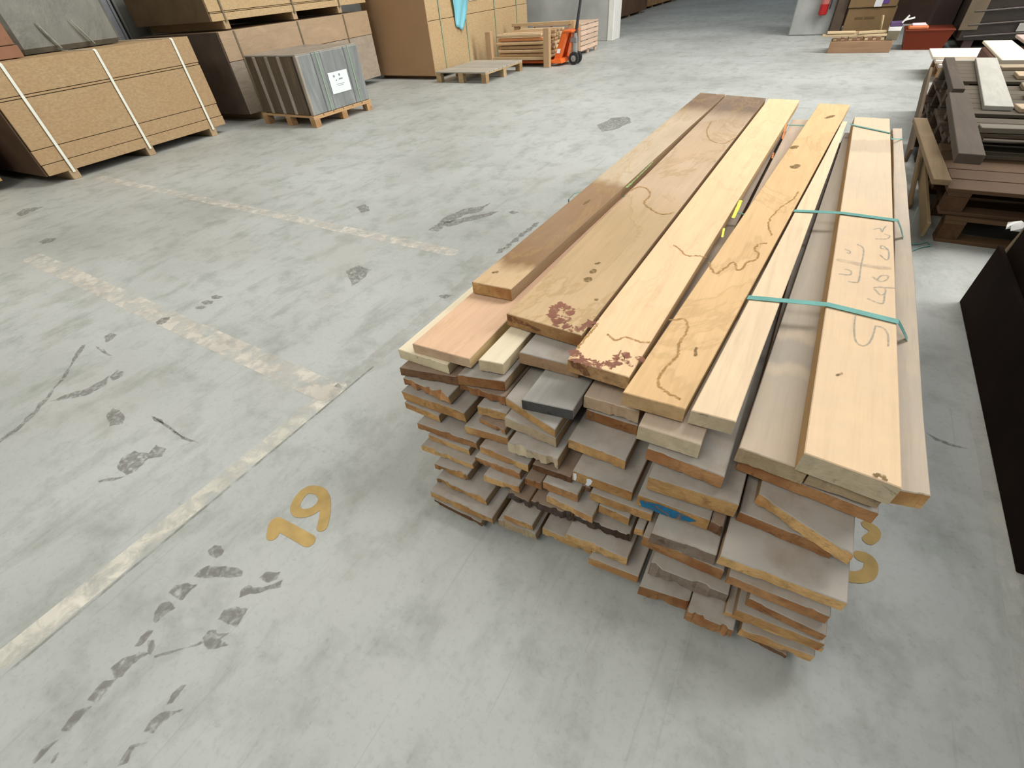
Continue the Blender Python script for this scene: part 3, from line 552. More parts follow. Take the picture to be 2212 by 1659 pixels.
FLOOR_STAINS = [[(-2.4122, 1.7141), (-2.4048, 1.7604), (-2.3842, 1.813), (-2.3149, 1.7981), (-2.2566, 1.8025), (-2.2565, 1.7656), (-2.2274, 1.7087), (-2.2203, 1.6313), (-2.2197, 1.5794), (-2.3071, 1.6475)], [(-3.0011, 1.11), (-2.9821, 1.1388), (-2.9217, 1.145), (-2.9229, 1.1143), (-2.9557, 1.0948)], [(-2.9933, 1.0385), (-2.9792, 1.0694), (-2.9264, 1.0829), (-2.907, 1.0573), (-2.941, 1.0325)], [(-2.9727, 0.987), (-2.9541, 1.0145), (-2.9017, 1.0211), (-2.9037, 0.9965), (-2.9462, 0.9774)], [(-3.0439, 0.7819), (-3.0534, 0.8225), (-3.0143, 0.8515), (-2.9856, 0.8307), (-2.976, 0.7864), (-3.0068, 0.7679)], [(-1.313, -0.0153), (-1.3175, 0.0072), (-1.3042, 0.0325), (-1.2504, 0.0596), (-1.2031, 0.0767), (-1.1831, 0.0769), (-1.1717, 0.0654), (-1.2025, 0.0416), (-1.2455, 0.0223), (-1.2803, -0.0023)], [(-1.3583, 0.063), (-1.3572, 0.0869), (-1.3328, 0.0962), (-1.3065, 0.0911), (-1.2978, 0.0768), (-1.304, 0.0599), (-1.3361, 0.056)], [(-1.3371, -0.087), (-1.342, -0.0625), (-1.3199, -0.0435), (-1.2775, -0.0237), (-1.2791, -0.0483), (-1.2731, -0.0769), (-1.2942, -0.0833)], [(-1.2924, -0.1587), (-1.3159, -0.1405), (-1.3258, -0.1203), (-1.3073, -0.1004), (-1.2679, -0.1012), (-1.2754, -0.1181), (-1.2798, -0.1393), (-1.2788, -0.1573)], [(-1.2697, -0.2261), (-1.2817, -0.2009), (-1.2786, -0.1802), (-1.2644, -0.1734), (-1.2553, -0.1978), (-1.256, -0.2167)], [(-1.25, -0.1978), (-1.2373, -0.1878), (-1.2163, -0.1933), (-1.203, -0.214), (-1.2142, -0.2147)], [(-1.2714, -0.2908), (-1.2679, -0.2615), (-1.2386, -0.2228), (-1.2132, -0.2142), (-1.2272, -0.2551), (-1.2188, -0.285), (-1.2333, -0.2984)], [(-1.2454, -0.3636), (-1.2539, -0.3384), (-1.2549, -0.3184), (-1.2307, -0.2996), (-1.2262, -0.2866), (-1.22, -0.3293), (-1.212, -0.3568), (-1.2326, -0.3573)], [(-1.2331, -0.4324), (-1.2408, -0.4138), (-1.2465, -0.3934), (-1.2189, -0.3632), (-1.2182, -0.3868), (-1.2107, -0.4215)], [(-1.2237, -0.5015), (-1.2287, -0.4874), (-1.2339, -0.4687), (-1.2143, -0.4419), (-1.2158, -0.467), (-1.214, -0.4989)], [(-1.1172, 0.0175), (-1.1331, 0.0386), (-1.1257, 0.0575), (-1.1056, 0.0604), (-1.0755, 0.0769), (-1.0414, 0.1228), (-1.0265, 0.1038), (-1.0708, 0.0595), (-1.1035, 0.0349)], [(-1.1159, 0.089), (-1.1127, 0.1118), (-1.069, 0.137), (-1.058, 0.1138), (-1.0776, 0.0927)], [(-1.116, -0.0546), (-1.1259, -0.029), (-1.1019, -0.0062), (-1.0608, 0.0102), (-1.0532, -0.0136), (-1.0446, -0.042), (-1.0851, -0.0496)], [(-1.1095, -0.1106), (-1.1116, -0.0883), (-1.0935, -0.0752), (-1.0837, -0.0816), (-1.0504, -0.0601), (-1.0567, -0.0868), (-1.0224, -0.0819), (-1.0455, -0.1061), (-1.0655, -0.1201)], [(-1.1904, -0.2097), (-1.163, -0.1804), (-1.1277, -0.1437), (-1.0971, -0.1123), (-1.0933, -0.1159), (-1.1218, -0.1472), (-1.1555, -0.1846), (-1.1839, -0.2121)], [(-1.0378, -0.2576), (-1.0498, -0.2327), (-1.0464, -0.2106), (-1.0354, -0.2034), (-1.0314, -0.2272), (-1.0283, -0.2474)], [(-1.0329, -0.32), (-1.0403, -0.2991), (-1.0346, -0.2772), (-0.9882, -0.2389), (-1.0035, -0.2689), (-1.0099, -0.2955), (-1.0067, -0.3094)], [(-1.0183, -0.3921), (-1.028, -0.3717), (-1.033, -0.3531), (-1.0182, -0.3394), (-1.0017, -0.3265), (-0.9999, -0.3298), (-1.0202, -0.3501), (-1.0036, -0.3744)], [(-1.1801, -0.4763), (-1.189, -0.4645), (-1.1847, -0.4556), (-1.1758, -0.4654), (-1.1735, -0.4747)], [(-2.0904, 0.1264), (-2.0812, 0.1778), (-2.0082, 0.1977), (-2.0277, 0.2411), (-1.9649, 0.2493), (-1.9366, 0.2172), (-1.9803, 0.1832), (-1.9615, 0.126), (-1.9727, 0.0931), (-2.0604, 0.0967)], [(-2.4393, 0.2272), (-2.4667, 0.2701), (-2.401, 0.2743), (-2.3476, 0.2662), (-2.308, 0.2386), (-2.3483, 0.1983)], [(-2.8238, 0.1369), (-2.8072, 0.1985), (-2.7508, 0.2811), (-2.7492, 0.3633), (-2.7557, 0.3852), (-2.692, 0.342), (-2.6912, 0.2557), (-2.7332, 0.212)], [(-2.7379, 0.377), (-2.7691, 0.43), (-2.7154, 0.4386), (-2.6816, 0.4127), (-2.6918, 0.3746)], [(-3.1855, 0.5555), (-3.1857, 0.5931), (-3.1326, 0.6009), (-3.106, 0.5617), (-3.1073, 0.5307)], [(-2.0537, 0.0189), (-2.0269, 0.051), (-1.975, 0.0866), (-1.9794, 0.0736), (-2.0386, 0.0195)], [(-5.3563, 1.0163), (-5.3754, 1.0811), (-5.2805, 1.1184), (-5.2254, 1.0682), (-5.2664, 1.0048)], [(-2.2356, 0.3292), (-2.2005, 0.3331), (-2.0221, 0.3244), (-1.907, 0.333), (-1.8573, 0.3342), (-1.9238, 0.3208), (-2.0422, 0.318)], [(-3.126, 0.4821), (-3.0173, 0.4847), (-2.9065, 0.4844), (-2.9865, 0.4707)], [(-2.7392, -0.0911), (-2.7638, -0.0047), (-2.8773, 0.1485), (-3.0203, 0.2829), (-3.2162, 0.4496), (-3.2046, 0.4651), (-2.9897, 0.2891), (-2.8499, 0.1467), (-2.7319, -0.0155), (-2.7085, -0.1008)], [(-2.2918, 2.4444), (-2.3172, 2.6816), (-2.2741, 2.8745), (-2.161, 2.9764), (-2.1312, 3.0703), (-2.1145, 2.8726), (-2.202, 2.7723), (-2.2098, 2.6281), (-2.2084, 2.4506)], [(-2.2796, 2.6018), (-2.1892, 2.6915), (-2.1258, 2.7908), (-1.9652, 2.9468), (-1.9858, 2.8425), (-2.0989, 2.6882), (-2.192, 2.5444)], [(-1.603, 2.3125), (-1.6216, 2.3781), (-1.5909, 2.4128), (-1.572, 2.3395)], [(-1.5919, 2.3901), (-1.6106, 2.4579), (-1.577, 2.502), (-1.5611, 2.4248)], [(-1.5939, 2.4799), (-1.613, 2.5504), (-1.5764, 2.6048), (-1.5601, 2.5242)], [(-1.5959, 2.5731), (-1.6092, 2.649), (-1.5743, 2.6956), (-1.5616, 2.6186)], [(-1.5942, 2.663), (-1.6038, 2.7347), (-1.5684, 2.7824), (-1.5555, 2.7028)], [(-1.5861, 2.7585), (-1.5997, 2.8402), (-1.5687, 2.8696), (-1.5556, 2.7873)], [(-2.2328, 5.556), (-2.1943, 5.8947), (-2.0276, 5.9965), (-1.8786, 5.7386), (-1.9513, 5.4131), (-2.066, 5.2878)], [(-3.1898, 2.5857), (-3.1719, 2.6794), (-3.0157, 2.5745), (-3.0573, 2.5076)], [(-1.6394, 1.7123), (-1.6134, 1.7463), (-1.5605, 1.7582), (-1.5799, 1.7107)], [(-1.8924, 2.9538), (-1.8648, 2.9931), (-1.8046, 2.9762), (-1.8344, 2.9269)], [(-6.4778, 1.2301), (-6.569, 1.3193), (-6.4237, 1.447), (-6.3558, 1.3231), (-6.3236, 1.2159)], [(0.6756, 1.7014), (0.7222, 1.6745), (0.7815, 1.6682), (0.8139, 1.668), (0.7741, 1.6572), (0.708, 1.6623)]]
FLOOR_DIGITS = [(0.0225, [(-1.2348, 0.2466), (-1.1563, 0.2524), (-1.0714, 0.2567)]), (0.0215, [(-1.2359, 0.2426), (-1.2193, 0.2251), (-1.2039, 0.2107)]), (0.0178, [(-1.2053, 0.4144), (-1.2393, 0.4003), (-1.2462, 0.3669), (-1.2295, 0.3287), (-1.2036, 0.3143), (-1.1798, 0.3183), (-1.1561, 0.3396), (-1.1485, 0.3716), (-1.1598, 0.3978), (-1.1792, 0.4133), (-1.2053, 0.4144)]), (0.0192, [(-1.187, 0.4129), (-1.1535, 0.4012), (-1.1215, 0.3753), (-1.0951, 0.348), (-1.0728, 0.3166)]), (0.0165, [(0.5079, 1.1678), (0.5265, 1.1595), (0.5255, 1.1358), (0.5114, 1.1124)]), (0.018, [(0.4927, 1.0428), (0.5091, 1.0451), (0.5198, 1.0313), (0.5158, 0.9972), (0.4946, 0.9717), (0.4686, 0.959)])]
STRAPS = [[(-0.0333, 1.4341, 0.551), (0.0407, 1.4507, 0.5513), (0.1148, 1.4672, 0.5517), (0.1889, 1.4838, 0.552), (0.2477, 1.4776, 0.5517), (0.3065, 1.4714, 0.5513), (0.3653, 1.4652, 0.551), (0.3833, 1.4712, 0.529), (0.4524, 1.5243, 0.431), (0.4474, 1.5343, 0.351), (0.4174, 1.5443, 0.25), (0.3824, 1.5443, 0.06)], [(-0.9903, 2.2552, 0.1), (-1.0403, 2.2552, 0.3), (-1.0503, 2.2552, 0.4476), (-1.0203, 2.2592, 0.4796), (-0.9603, 2.2652, 0.4988), (-0.55, 2.2552, 0.4988), (-0.1, 2.2252, 0.4988)], [(0.0157, 2.2005, 0.551), (0.0735, 2.2121, 0.5513), (0.1314, 2.2238, 0.5517), (0.1892, 2.2354, 0.552), (0.2511, 2.2332, 0.5517), (0.313, 2.231, 0.5513), (0.3749, 2.2287, 0.551), (0.3949, 2.2287, 0.526), (0.4599, 2.2587, 0.421), (0.4599, 2.2787, 0.301), (0.4249, 2.2787, 0.06)], [(0.1591, 3.6686, 0.551), (0.1981, 3.6288, 0.552), (0.358, 3.5144, 0.551), (0.378, 3.5144, 0.521), (0.45, 3.6824, 0.484), (0.44, 3.6824, 0.3), (0.42, 3.6824, 0.1)], [(0.581, 3.1253, 0.3), (0.611, 3.1553, 0.1), (0.6715, 3.3613, 0.006), (0.7239, 3.3822, 0.006), (0.7664, 3.4325, 0.006), (0.784, 3.3864, 0.006), (0.7334, 3.3401, 0.006), (0.6914, 3.2781, 0.006)], [(-0.1857, 3.8334, 0.4916), (-0.0232, 3.8449, 0.4916)]]

# ------------------------------------------------------------------ setting
FLOOR = struct('floor', MB().box(-16, 9, -6, 36, -0.3, 0, 0.001), floor_material())
CONC = plain('wall_concrete', (0.40, 0.405, 0.39), 0.85, vary=0.2, scale=1.2)
DARKWALL = plain('dark_block_wall', (0.16, 0.16, 0.15), 0.9, vary=0.25, scale=1.5)
struct('wall_left', MB().box(-10.1, -9.8, -6, 36, 0, 3.2), DARKWALL)
struct('wall_back', MB().box(-16, 9, 36, 36.3, 0, 3.2), CONC)
struct('wall_pier', MB().box(-7.6, -5.02, 13.0, 13.45, 0, 3.2, 0.01), CONC)
struct('trim_1', MB().box(-5.075, -4.93, 12.985, 13.46, 0, 3.2, 0.01), plain('white_corner', (0.78, 0.78, 0.74), 0.6, vary=0.04))
struct('wall_column', MB().box(-1.12, -0.40, 13.1, 13.8, 0, 3.2, 0.02), plain('column_concrete', (0.37, 0.38, 0.37), 0.8, vary=0.28, scale=2.2))
struct('wall_right', MB().box(-0.40, 9, 14.6, 14.9, 0, 3.2), plain('dark_brown_partition', (0.04, 0.024, 0.018), 0.9, spec=0.1))

# worn painted lines, digits and stains on the floor
LINE = mark('worn_white_line', (0.74, 0.71, 0.62), 0.46, 0.13, 14, 0.75)
LINE2 = mark('old_beige_line', (0.70, 0.655, 0.58), 0.47, 0.12, 12, 0.72)
CREASE = mark('line_groove', (0.24, 0.24, 0.20), 0.47, 0.15, 16, 0.55)
def strip(a, b, hw, mat, name='painted_line', z=0.0008):
    part(name, flat_ribbon([a, ((a[0] + b[0]) / 2, (a[1] + b[1]) / 2), b], hw, z, 12), mat, FLOOR)
strip((-1.59, -0.60), (-1.575, 0.86), 0.042, LINE)
strip((-1.57, 0.80), (-1.57, 2.2), 0.040, mark('faded_white_line', (0.58, 0.57, 0.53), 0.52, 0.12, 12, 0.5))
strip((-1.535, -0.60), (-1.53, 1.05), 0.005, CREASE, 'floor_groove', 0.0012)
strip((-5.0, 0.85), (-1.60, 0.82), 0.065, LINE2)
strip((-6.9, 2.18), (-1.9, 2.21), 0.05, LINE2)
strip((-6.3, 7.55), (-1.7, 6.9), 0.05, mark('faint_white_line', (0.62, 0.61, 0.57), 0.54, 0.1, 9, 0.55))
strip((-4.7, 9.9), (1.2, 9.7), 0.05, mark('faint_white_line_far', (0.62, 0.61, 0.57), 0.55, 0.1, 7, 0.45))
strip((0.90, -0.6), (0.90, 1.9), 0.075, mark('pale_worn_band', (0.60, 0.59, 0.55), 0.47, 0.12, 9, 0.6))
DIGIT = mark('ochre_floor_paint', (0.46, 0.32, 0.125), 0.16, 0.06, 40, 1.0)
for k, (hw, P) in enumerate(FLOOR_DIGITS):
    part('painted_digit_stroke', flat_ribbon(P, hw, 0.0011 + 0.00012 * k), DIGIT, FLOOR)
STAIN = mark('dark_scuff', (0.225, 0.215, 0.20), 0.46, 0.13, 38, 0.60, 1.0)
for P in FLOOR_STAINS:
    cx_ = sum(p[0] for p in P) / len(P); cy_ = sum(p[1] for p in P) / len(P)
    ring = []
    n = len(P)
    for i in range(n):
        a = P[i]; b_ = P[(i + 1) % n]
        ln = math.hypot(b_[0] - a[0], b_[1] - a[1])
        for s_ in range(4):
            u = s_ / 4
            x = a[0] + (b_[0] - a[0]) * u; y = a[1] + (b_[1] - a[1]) * u
            k_ = random.uniform(-.12, .12) * ln * .5 if s_ else 0
            ring.append((x - (b_[1] - a[1]) / (ln + 1e-6) * k_, y + (b_[0] - a[0]) / (ln + 1e-6) * k_))
    part('floor_stain', MB().add([(x, y, 0.0018) for x, y in ring], [tuple(range(len(ring)))]), STAIN, FLOOR)

# ------------------------------------------------------------------ the plank pile
FACE = {
 'fresh':  lambda s: wood('face_fresh_%g' % s, (0.84, 0.595, 0.36), (0.78, 0.515, 0.31), s * .5, 0.6),
 'fresh2': lambda s: wood('face_golden_%g' % s, (0.77, 0.52, 0.275), (0.67, 0.43, 0.225), s * .35, 0.7),
 'peach':  lambda s: wood('face_peach_banded', (1.0, 1.0, 1.0), (0.70, 0.545, 0.39), 0, 0.5, dust=0.14, zones=[(0.0, (.82, .595, .37)), (.40, (.78, .58, .38)), (.50, (.66, .53, .37)), (.59, (.72, .56, .39)), (.63, (.72, .56, .39)), (.645, (.56, .45, .32)), (.70, (.58, .465, .33)), (.71, (.72, .56, .385)), (.80, (.68, .54, .37))]),
 'pale':   lambda s: wood('face_pale_%g' % s, (0.79, 0.62, 0.42), (0.63, 0.47, 0.33), 0, 0.8),
 'pink':   lambda s: wood('face_pink_%g' % s, (0.66, 0.44, 0.29), (0.55, 0.385, 0.28), s * .7, 0.7),
 'cream':  lambda s: wood('face_cream', (0.76, 0.665, 0.49), (0.70, 0.60, 0.43), 0, 0.6),
 'beige':  lambda s: wood('face_beige', (0.58, 0.46, 0.35), (0.48, 0.385, 0.31), 0, 0.8, dust=0.15),
 'tan3':   lambda s: wood('face_sticker_banded', (1.0, 1.0, 1.0), (0.42, 0.365, 0.30), 0, 0.6, dust=0.25, zones=[(0.0, (.60, .475, .345)), (.082, (.50, .42, .32)), (.09, (.62, .50, .37)), (.10, (.62, .50, .37)), (.107, (.40, .35, .29)), (.136, (.42, .36, .295)), (.144, (.60, .48, .36)), (.153, (.60, .48, .36)), (.16, (.48, .41, .325)), (1.0, (.48, .41, .33))]),
 'tan2':   lambda s: wood('face_dusty_tan_%g' % s, (0.54, 0.44, 0.335), (0.42, 0.365, 0.30), 0, 1.0, dust=0.35),
 'dust':   lambda s: wood('face_dusty', (0.32, 0.262, 0.205), (0.275, 0.235, 0.195), 0, 0.8, dust=0.85, rough=0.9),
 'greyt':  lambda s: wood('face_grey', (0.33, 0.32, 0.295), (0.28, 0.275, 0.26), 0, 0.9, dust=0.3, rough=0.9),
 'brown':  lambda s: wood('face_brown', (0.26, 0.175, 0.115), (0.19, 0.13, 0.09), 0, 1.0, dust=0.2),
 'P1':     lambda s: wood('face_brown_banded', (0.95, 0.97, 1.0), (0.36, 0.27, 0.18), 0.4, 0.55, zones=[(0.0, (.70, .49, .28)), (0.035, (.62, .44, .26)), (0.055, (.29, .17, .085)), (0.30, (.34, .21, .115)), (0.325, (.60, .475, .325)), (0.66, (.60, .475, .335)), (0.74, (.46, .34, .22)), (0.79, (.22, .145, .095))]),
 'P2':     lambda s: wood('face_yellow_banded', (0.97, 0.97, 1.0), (0.42, 0.315, 0.19), 0.5, 0.55, zones=[(0.0, (.66, .47, .265)), (0.25, (.56, .40, .225)), (0.35, (.66, .48, .32)), (0.62, (.64, .475, .32)), (0.74, (.50, .38, .26)), (0.80, (.24, .17, .12))]),
}
END = {
 'ochre': lambda: endgrain('end_ochre', (0.68, 0.43, 0.185)), 'orange': lambda: endgrain('end_orange', (0.47, 0.25, 0.11)),
 'pale': lambda: endgrain('end_pale', (0.60, 0.50, 0.34), 0.75, 0.25), 'cream': lambda: endgrain('end_cream', (0.74, 0.63, 0.42), 0.85, 0.15),
 'beige': lambda: endgrain('end_beige', (0.58, 0.42, 0.275), 0.8, 0.25), 'greyend': lambda: endgrain('end_slate', (0.105, 0.105, 0.105), 0.6, 0.3),
 'brown': lambda: endgrain('end_brown', (0.21, 0.115, 0.06)), 'bark': lambda: endgrain('end_bark', (0.115, 0.088, 0.075), 0.4, 0.9),
 'dustend': lambda: endgrain('end_dusty', (0.32, 0.26, 0.205), 0.6), 'ochre2': lambda: endgrain('end_red_stained', (0.58, 0.36, 0.17), 0.5, 0.8),
 'ochre3': lambda: endgrain('end_golden', (0.66, 0.46, 0.24), 0.8, 0.3),
}
SIDE = {'cream': (0.68, 0.56, 0.36), 'fresh': (0.56, 0.38, 0.2), 'peach': (0.52, 0.33, 0.15), 'fresh2': (0.55, 0.38, 0.2), 'pale': (0.62, 0.48, 0.3), 'pink': (0.60, 0.44, 0.22), 'greyt': (0.33, 0.29, 0.26)}

def plank(p, q, f, z, t, face, end, stain, wane, torn, label, seed):
    R = random.Random(seed)
    w0 = q[0] - p[0]; c = min(0.0022, t * .12)
    us = [0.0, c / w0] + [k / 18 for k in range(1, 18)] + [1 - c / w0, 1.0]
    n = len(us)
    L0 = f[2] - p[1]
    svals = [0.0, c, 0.02, 0.06] + [L0 * k / 12 for k in range(1, 12)] + [L0 - c, L0]
    ph = [R.uniform(0, 6.28) for _ in range(12)]
    def wav(s, k): return (math.sin(s * 2.1 + ph[k]) * .5 + math.sin(s * 5.3 + ph[k + 1]) * .3 + math.sin(s * 13 + ph[k + 2]) * .2)
    def jit(amp):
        # small saw roughness plus, on torn ends, a few chipped-out notches
        v = [amp * 0.10 * R.random() for _ in range(n)]
        for _ in range(int(1 + amp * 300)):
            a0 = R.randrange(n); w_ = R.randint(1, 4); dd = amp * R.uniform(.3, 1.0)
            for i in range(a0, min(n, a0 + w_)): v[i] += dd * R.uniform(.6, 1)
        return v
    jt = jit(0.010 * torn + .0015); jb = jit(0.011 * torn + .0015); ft = jit(.01); rough_b = [R.uniform(0, .22) * t * torn for _ in range(n)]
    vs = []
    bow = R.uniform(-1, 1) * 0.0006
    for j, s in enumerate(svals):
        k = s / L0
        xl = p[0] + (f[0] - p[0]) * k; xr = q[0] + (f[1] - q[0]) * k
        am = 0.006 * wane * min(1, k * 25)
        am2 = 0.012 * wane
        tl, tr = xl + am * wav(s, 0) + am2 * .35, xr + am * wav(s, 3) - am2 * .35
        bl, br = xl + am * wav(s, 6), xr + am * wav(s, 8)
        fade = max(0.0, 1 - s / 0.06)
        edge = c if j in (0, len(svals) - 1) else 0.0
        for i, u in enumerate(us):
            yn = p[1] + (q[1] - p[1]) * u; yf = f[2] + (f[3] - f[2]) * u
            y = yn + (yf - yn) * k + jt[i] * fade - ft[i] * (k > .99)
            cz = c if i in (0, n - 1) else 0.0
            vs.append((tl + (tr - tl) * u, y, z - max(edge, cz) + bow * math.sin(k * 3.14)))
        for i, u in enumerate(us):
            yn = p[1] + (q[1] - p[1]) * u; yf = f[2] + (f[3] - f[2]) * u
            y = yn + (yf - yn) * k + jb[i] * fade - ft[i] * (k > .99)
            cz = c if i in (0, n - 1) else 0.0
            vs.append((bl + (br - bl) * u, y, z - t + max(edge, cz) + rough_b[i] * fade))
    fs = []; mi = []
    st = 2 * n
    for j in range(len(svals) - 1):
        a = j * st; b_ = a + st
        endish = 0
        for i in range(n - 1):
            fs.append((a + i, a + i + 1, b_ + i + 1, b_ + i)); mi.append(0)
            fs.append((a + n + i, b_ + n + i, b_ + n + i + 1, a + n + i + 1)); mi.append(2)
        fs.append((a, b_, b_ + n, a + n)); mi.append(2)
        fs.append((a + n - 1, a + st - 1, b_ + st - 1, b_ + n - 1)); mi.append(2)
    e = (len(svals) - 1) * st
    for i in range(n - 1):
        fs.append((i, n + i, n + i + 1, i + 1)); mi.append(1)
        fs.append((e + i, e + i + 1, e + n + i + 1, e + n + i)); mi.append(1)
    sd = SIDE.get(face, (0.40, 0.27, 0.15))
    mats = [FACE[face](stain), END[end](), wood('edge_%g_%g' % (sd[0], sd[1]), sd, None, 0, 1.0)]
    o = finish('plank', vs, fs, mi, mats, ((p[0] + q[0]) / 2, p[1], z - t), None)
    return tag(o, label, 'plank', 'planks of the strapped timber pile')

PLANKS = {}
for k, (nm, p, q, f, z, t, face, end, st, wn, tn, lab) in enumerate(BOARDS):
    PLANKS[nm] = plank(p, q, f, z, t, face, end, st, wn, tn, lab, 100 + k)
    PLANKS[nm + '_geo'] = (p, q, z, t)
MARKM = {
 'burn': mark('burn_stain', (0.27, 0.115, 0.08), 0.44, 0.04, 24, 0.8, 1.6), 'ring': mark('water_ring', (0.42, 0.255, 0.09), 0.42, 0.16, 55, 0.85),
 'knot': mark('knot', (0.22, 0.15, 0.06), 0.42, 0.14, 90, 0.85), 'yellow': mark('yellow_marker', (0.80, 0.80, 0.12), 0.3, 0.1, 60, 1.0),
 'orangep': mark('orange_marker', (0.85, 0.28, 0.10), 0.4, 0.12, 60, 0.9), 'greenp': mark('green_marker', (0.33, 0.55, 0.22), 0.42, 0.14, 60, 0.8),
 'pencil': mark('pencil_line', (0.33, 0.37, 0.35), 0.40, 0.14, 110, 0.6), 'smudge': mark('grey_smudge', (0.42, 0.38, 0.33), 0.48, 0.22, 30, 0.4),
}
MNAME = {'burn': 'stain', 'ring': 'stain_ring', 'knot': 'knot', 'yellow': 'paint_mark', 'orangep': 'paint_mark', 'greenp': 'paint_mark', 'pencil': 'pencil_stroke', 'smudge': 'smudge'}
MZ = [0]
for nm, hw, c, pts in BOARD_MARKS:
    z = PLANKS[nm + '_geo'][2]
    MZ[0] += 1
    part(MNAME[c], flat_ribbon(pts, hw, z + 0.0009 + 0.00006 * (MZ[0] % 12), 9 if c == 'ring' else 6, 0.6 if c == 'burn' else (0.6 if c in ('ring', 'knot') else 0.15), 0.0022 if c == 'ring' else 0), MARKM[c], PLANKS[nm])

def end_paint(nm, poly, mat, name='paint_mark'):
    p, q, z, t = PLANKS[nm + '_geo']
    vs = [(p[0] + (q[0] - p[0]) * u, p[1] + (q[1] - p[1]) * u - 0.0015, z - t * v) for u, v in poly]
    part(name, MB().add(vs, [tuple(range(len(vs)))]), mat, PLANKS[nm])
end_paint('C9', [(.04, .45), (.15, .32), (.3, .2), (.5, .22), (.72, .32), (.84, .5), (.75, .8), (.5, .97), (.3, .97), (.08, .9)], mark('blue_paint', (0.02, 0.19, 0.38), 0.42, 0.10, 30, 1.0))
WHITEP = plain('white_paint', (0.82, 0.82, 0.84), 0.6, vary=0.03)
end_paint('B8', [(.02, .15), (.075, .12), (.085, .5), (.07, .85), (.03, .9)], WHITEP)
end_paint('B8', [(.25, .25), (.31, .15), (.355, .3), (.33, .7), (.29, .98), (.235, .95), (.255, .6)], WHITEP)
end_paint('D5', [(.55, .15), (.8, .25), (.96, .4), (.96, .6), (.8, .5), (.55, .35)], mark('red_line', (0.62, 0.06, 0.04), 0.35, 0.12, 60, 1.0))
end_paint('P3', [(.02, .05), (.2, .1), (.33, .3), (.4, .75), (.3, .9), (.2, .6), (.08, .5)], mark('burn_end', (0.22, 0.10, 0.05), 0.47, 0.07, 70, 0.8))
end_paint('P2', [(.0, .05), (.1, .1), (.28, .3), (.5, .55), (.42, .7), (.2, .5), (.06, .6), (.0, .5)], mark('burn_end', (0.22, 0.10, 0.05), 0.47, 0.07, 70, 0.8))

for y in (1.0, 2.3, 3.6):
    nth = {1.0: 'nearest', 2.3: 'middle', 3.6: 'farthest'}[y]
    solid('bearer_batten', MB().box(-0.77, 0.37, y - .04, y + .04, 0, 0.0195, 0.002), wood('batten_wood', (0.30, 0.21, 0.13), axis='x'), (-0.2, y, 0),
          nth + ' flat batten on the floor underneath the plank pile', 'batten', 'battens under the plank pile')

# teal packing straps round the pile, tucked under the loose top planks
STRAP = plain('teal_strap', (0.16, 0.40, 0.36), 0.35, vary=0.12, scale=20, spec=0.5)
def pile_strap(pts, label, hw=0.0125):
    mb = MB().ribbon(pts, hw, 0.0012, side=(0.08, 1, 0))
    solid('packing_strap', mb, STRAP, pts[0], label, 'strap', 'straps round the plank pile')
for pts, lab, hw in zip(STRAPS, ('teal strap nearest the front, crossing the pencilled plank and dropping over the right side', 'thin dark teal strap loop at the left edge of the pile',
        'teal strap across the middle of the pencilled plank', 'teal strap farthest from the camera, near the pile far end', 'loose dark strap end curling on the floor right of the pile', 'short stretch of strap showing in the gap between two top planks at the far end'), (0.0125, 0.006, 0.0125, 0.010, 0.006, 0.010)):
    pile_strap(pts, lab, hw)

# ------------------------------------------------------------------ board packs along the left wall
CHIP = board_sheet('chipboard', (0.405, 0.285, 0.16))
CHIP2 = board_sheet('chipboard_pale', (0.50, 0.365, 0.205))
GAPM = plain('dark_gap', (0.10, 0.065, 0.035), 0.9)
WSTRAP = plain('white_strap', (0.72, 0.74, 0.66), 0.5, vary=0.05)
GSTRAP = plain('green_strap', (0.26, 0.36, 0.24), 0.5, vary=0.08)
BEAR = wood('bearer_wood', (0.42, 0.30, 0.18), axis='x')

def rot(x, y, px, py, a): return (px + math.cos(a) * (x - px) - math.sin(a) * (y - py), py + math.sin(a) * (x - px) + math.cos(a) * (y - py))
def board_pack(name, x1, y0, y1, depth, levels, rz, mat, strap_ys, strapm, label, bear_h, group=None, bear_z=0.0, seam=0.006, hw=0.014, end_shade=None):
    """a pack of boards: bundles on bearers, steel straps; x1 = the side facing the hall"""
    o = thing(name, (x1 - depth / 2, (y0 + y1) / 2, bear_z), label, 'board pack', group)
    piv = (x1, y0); R = random.Random(int(y0 * 100))
    for k in range(len(levels) - 1):
        dx = R.uniform(-.006, .004); dy = R.uniform(-.006, .006)
        mk = mat[k] if isinstance(mat, list) else mat
        part('board_bundle', MB().box(x1 - depth + dx, x1 + dx, y0 + dy, y1 + dy, levels[k] + (seam if k else 0), levels[k + 1], 0.003, rz, piv), mk, o)
    if end_shade: part('end_panel', MB().box(x1 - depth, x1 - .012, y0 - .022, y0 - .008, levels[0], levels[-1], .003, rz, piv), plain('shaded_end_%.3f' % end_shade[0], end_shade, 0.85, vary=.2, scale=3, spec=.1), o, 'dark brown end face, shade put into its colour')  # added panel, its dark brown stands in for shade on the end
    ys = strap_ys
    for y in ys:
        if bear_h: part('bearer', MB().box(x1 - depth + .02, x1 - .005, y - .045, y + .045, bear_z, levels[0], 0.004, rz, piv), BEAR, o)
        pts = [(x1 + .012, y, max(bear_z + .01, levels[0] - .02)), (x1 + .010, y, levels[-1] - .01), (x1 - .01, y, levels[-1] + .005), (x1 - depth, y, levels[-1] + .005)]
        P3 = []
        for px, py, pz in pts:
            a = rot(px, py, piv[0], piv[1], rz); P3.append((a[0], a[1], pz))
        sd = (-math.sin(rz), math.cos(rz), 0)
        part('strap', MB().ribbon(P3, hw, 0.003, side=sd), strapm, o)
    return o
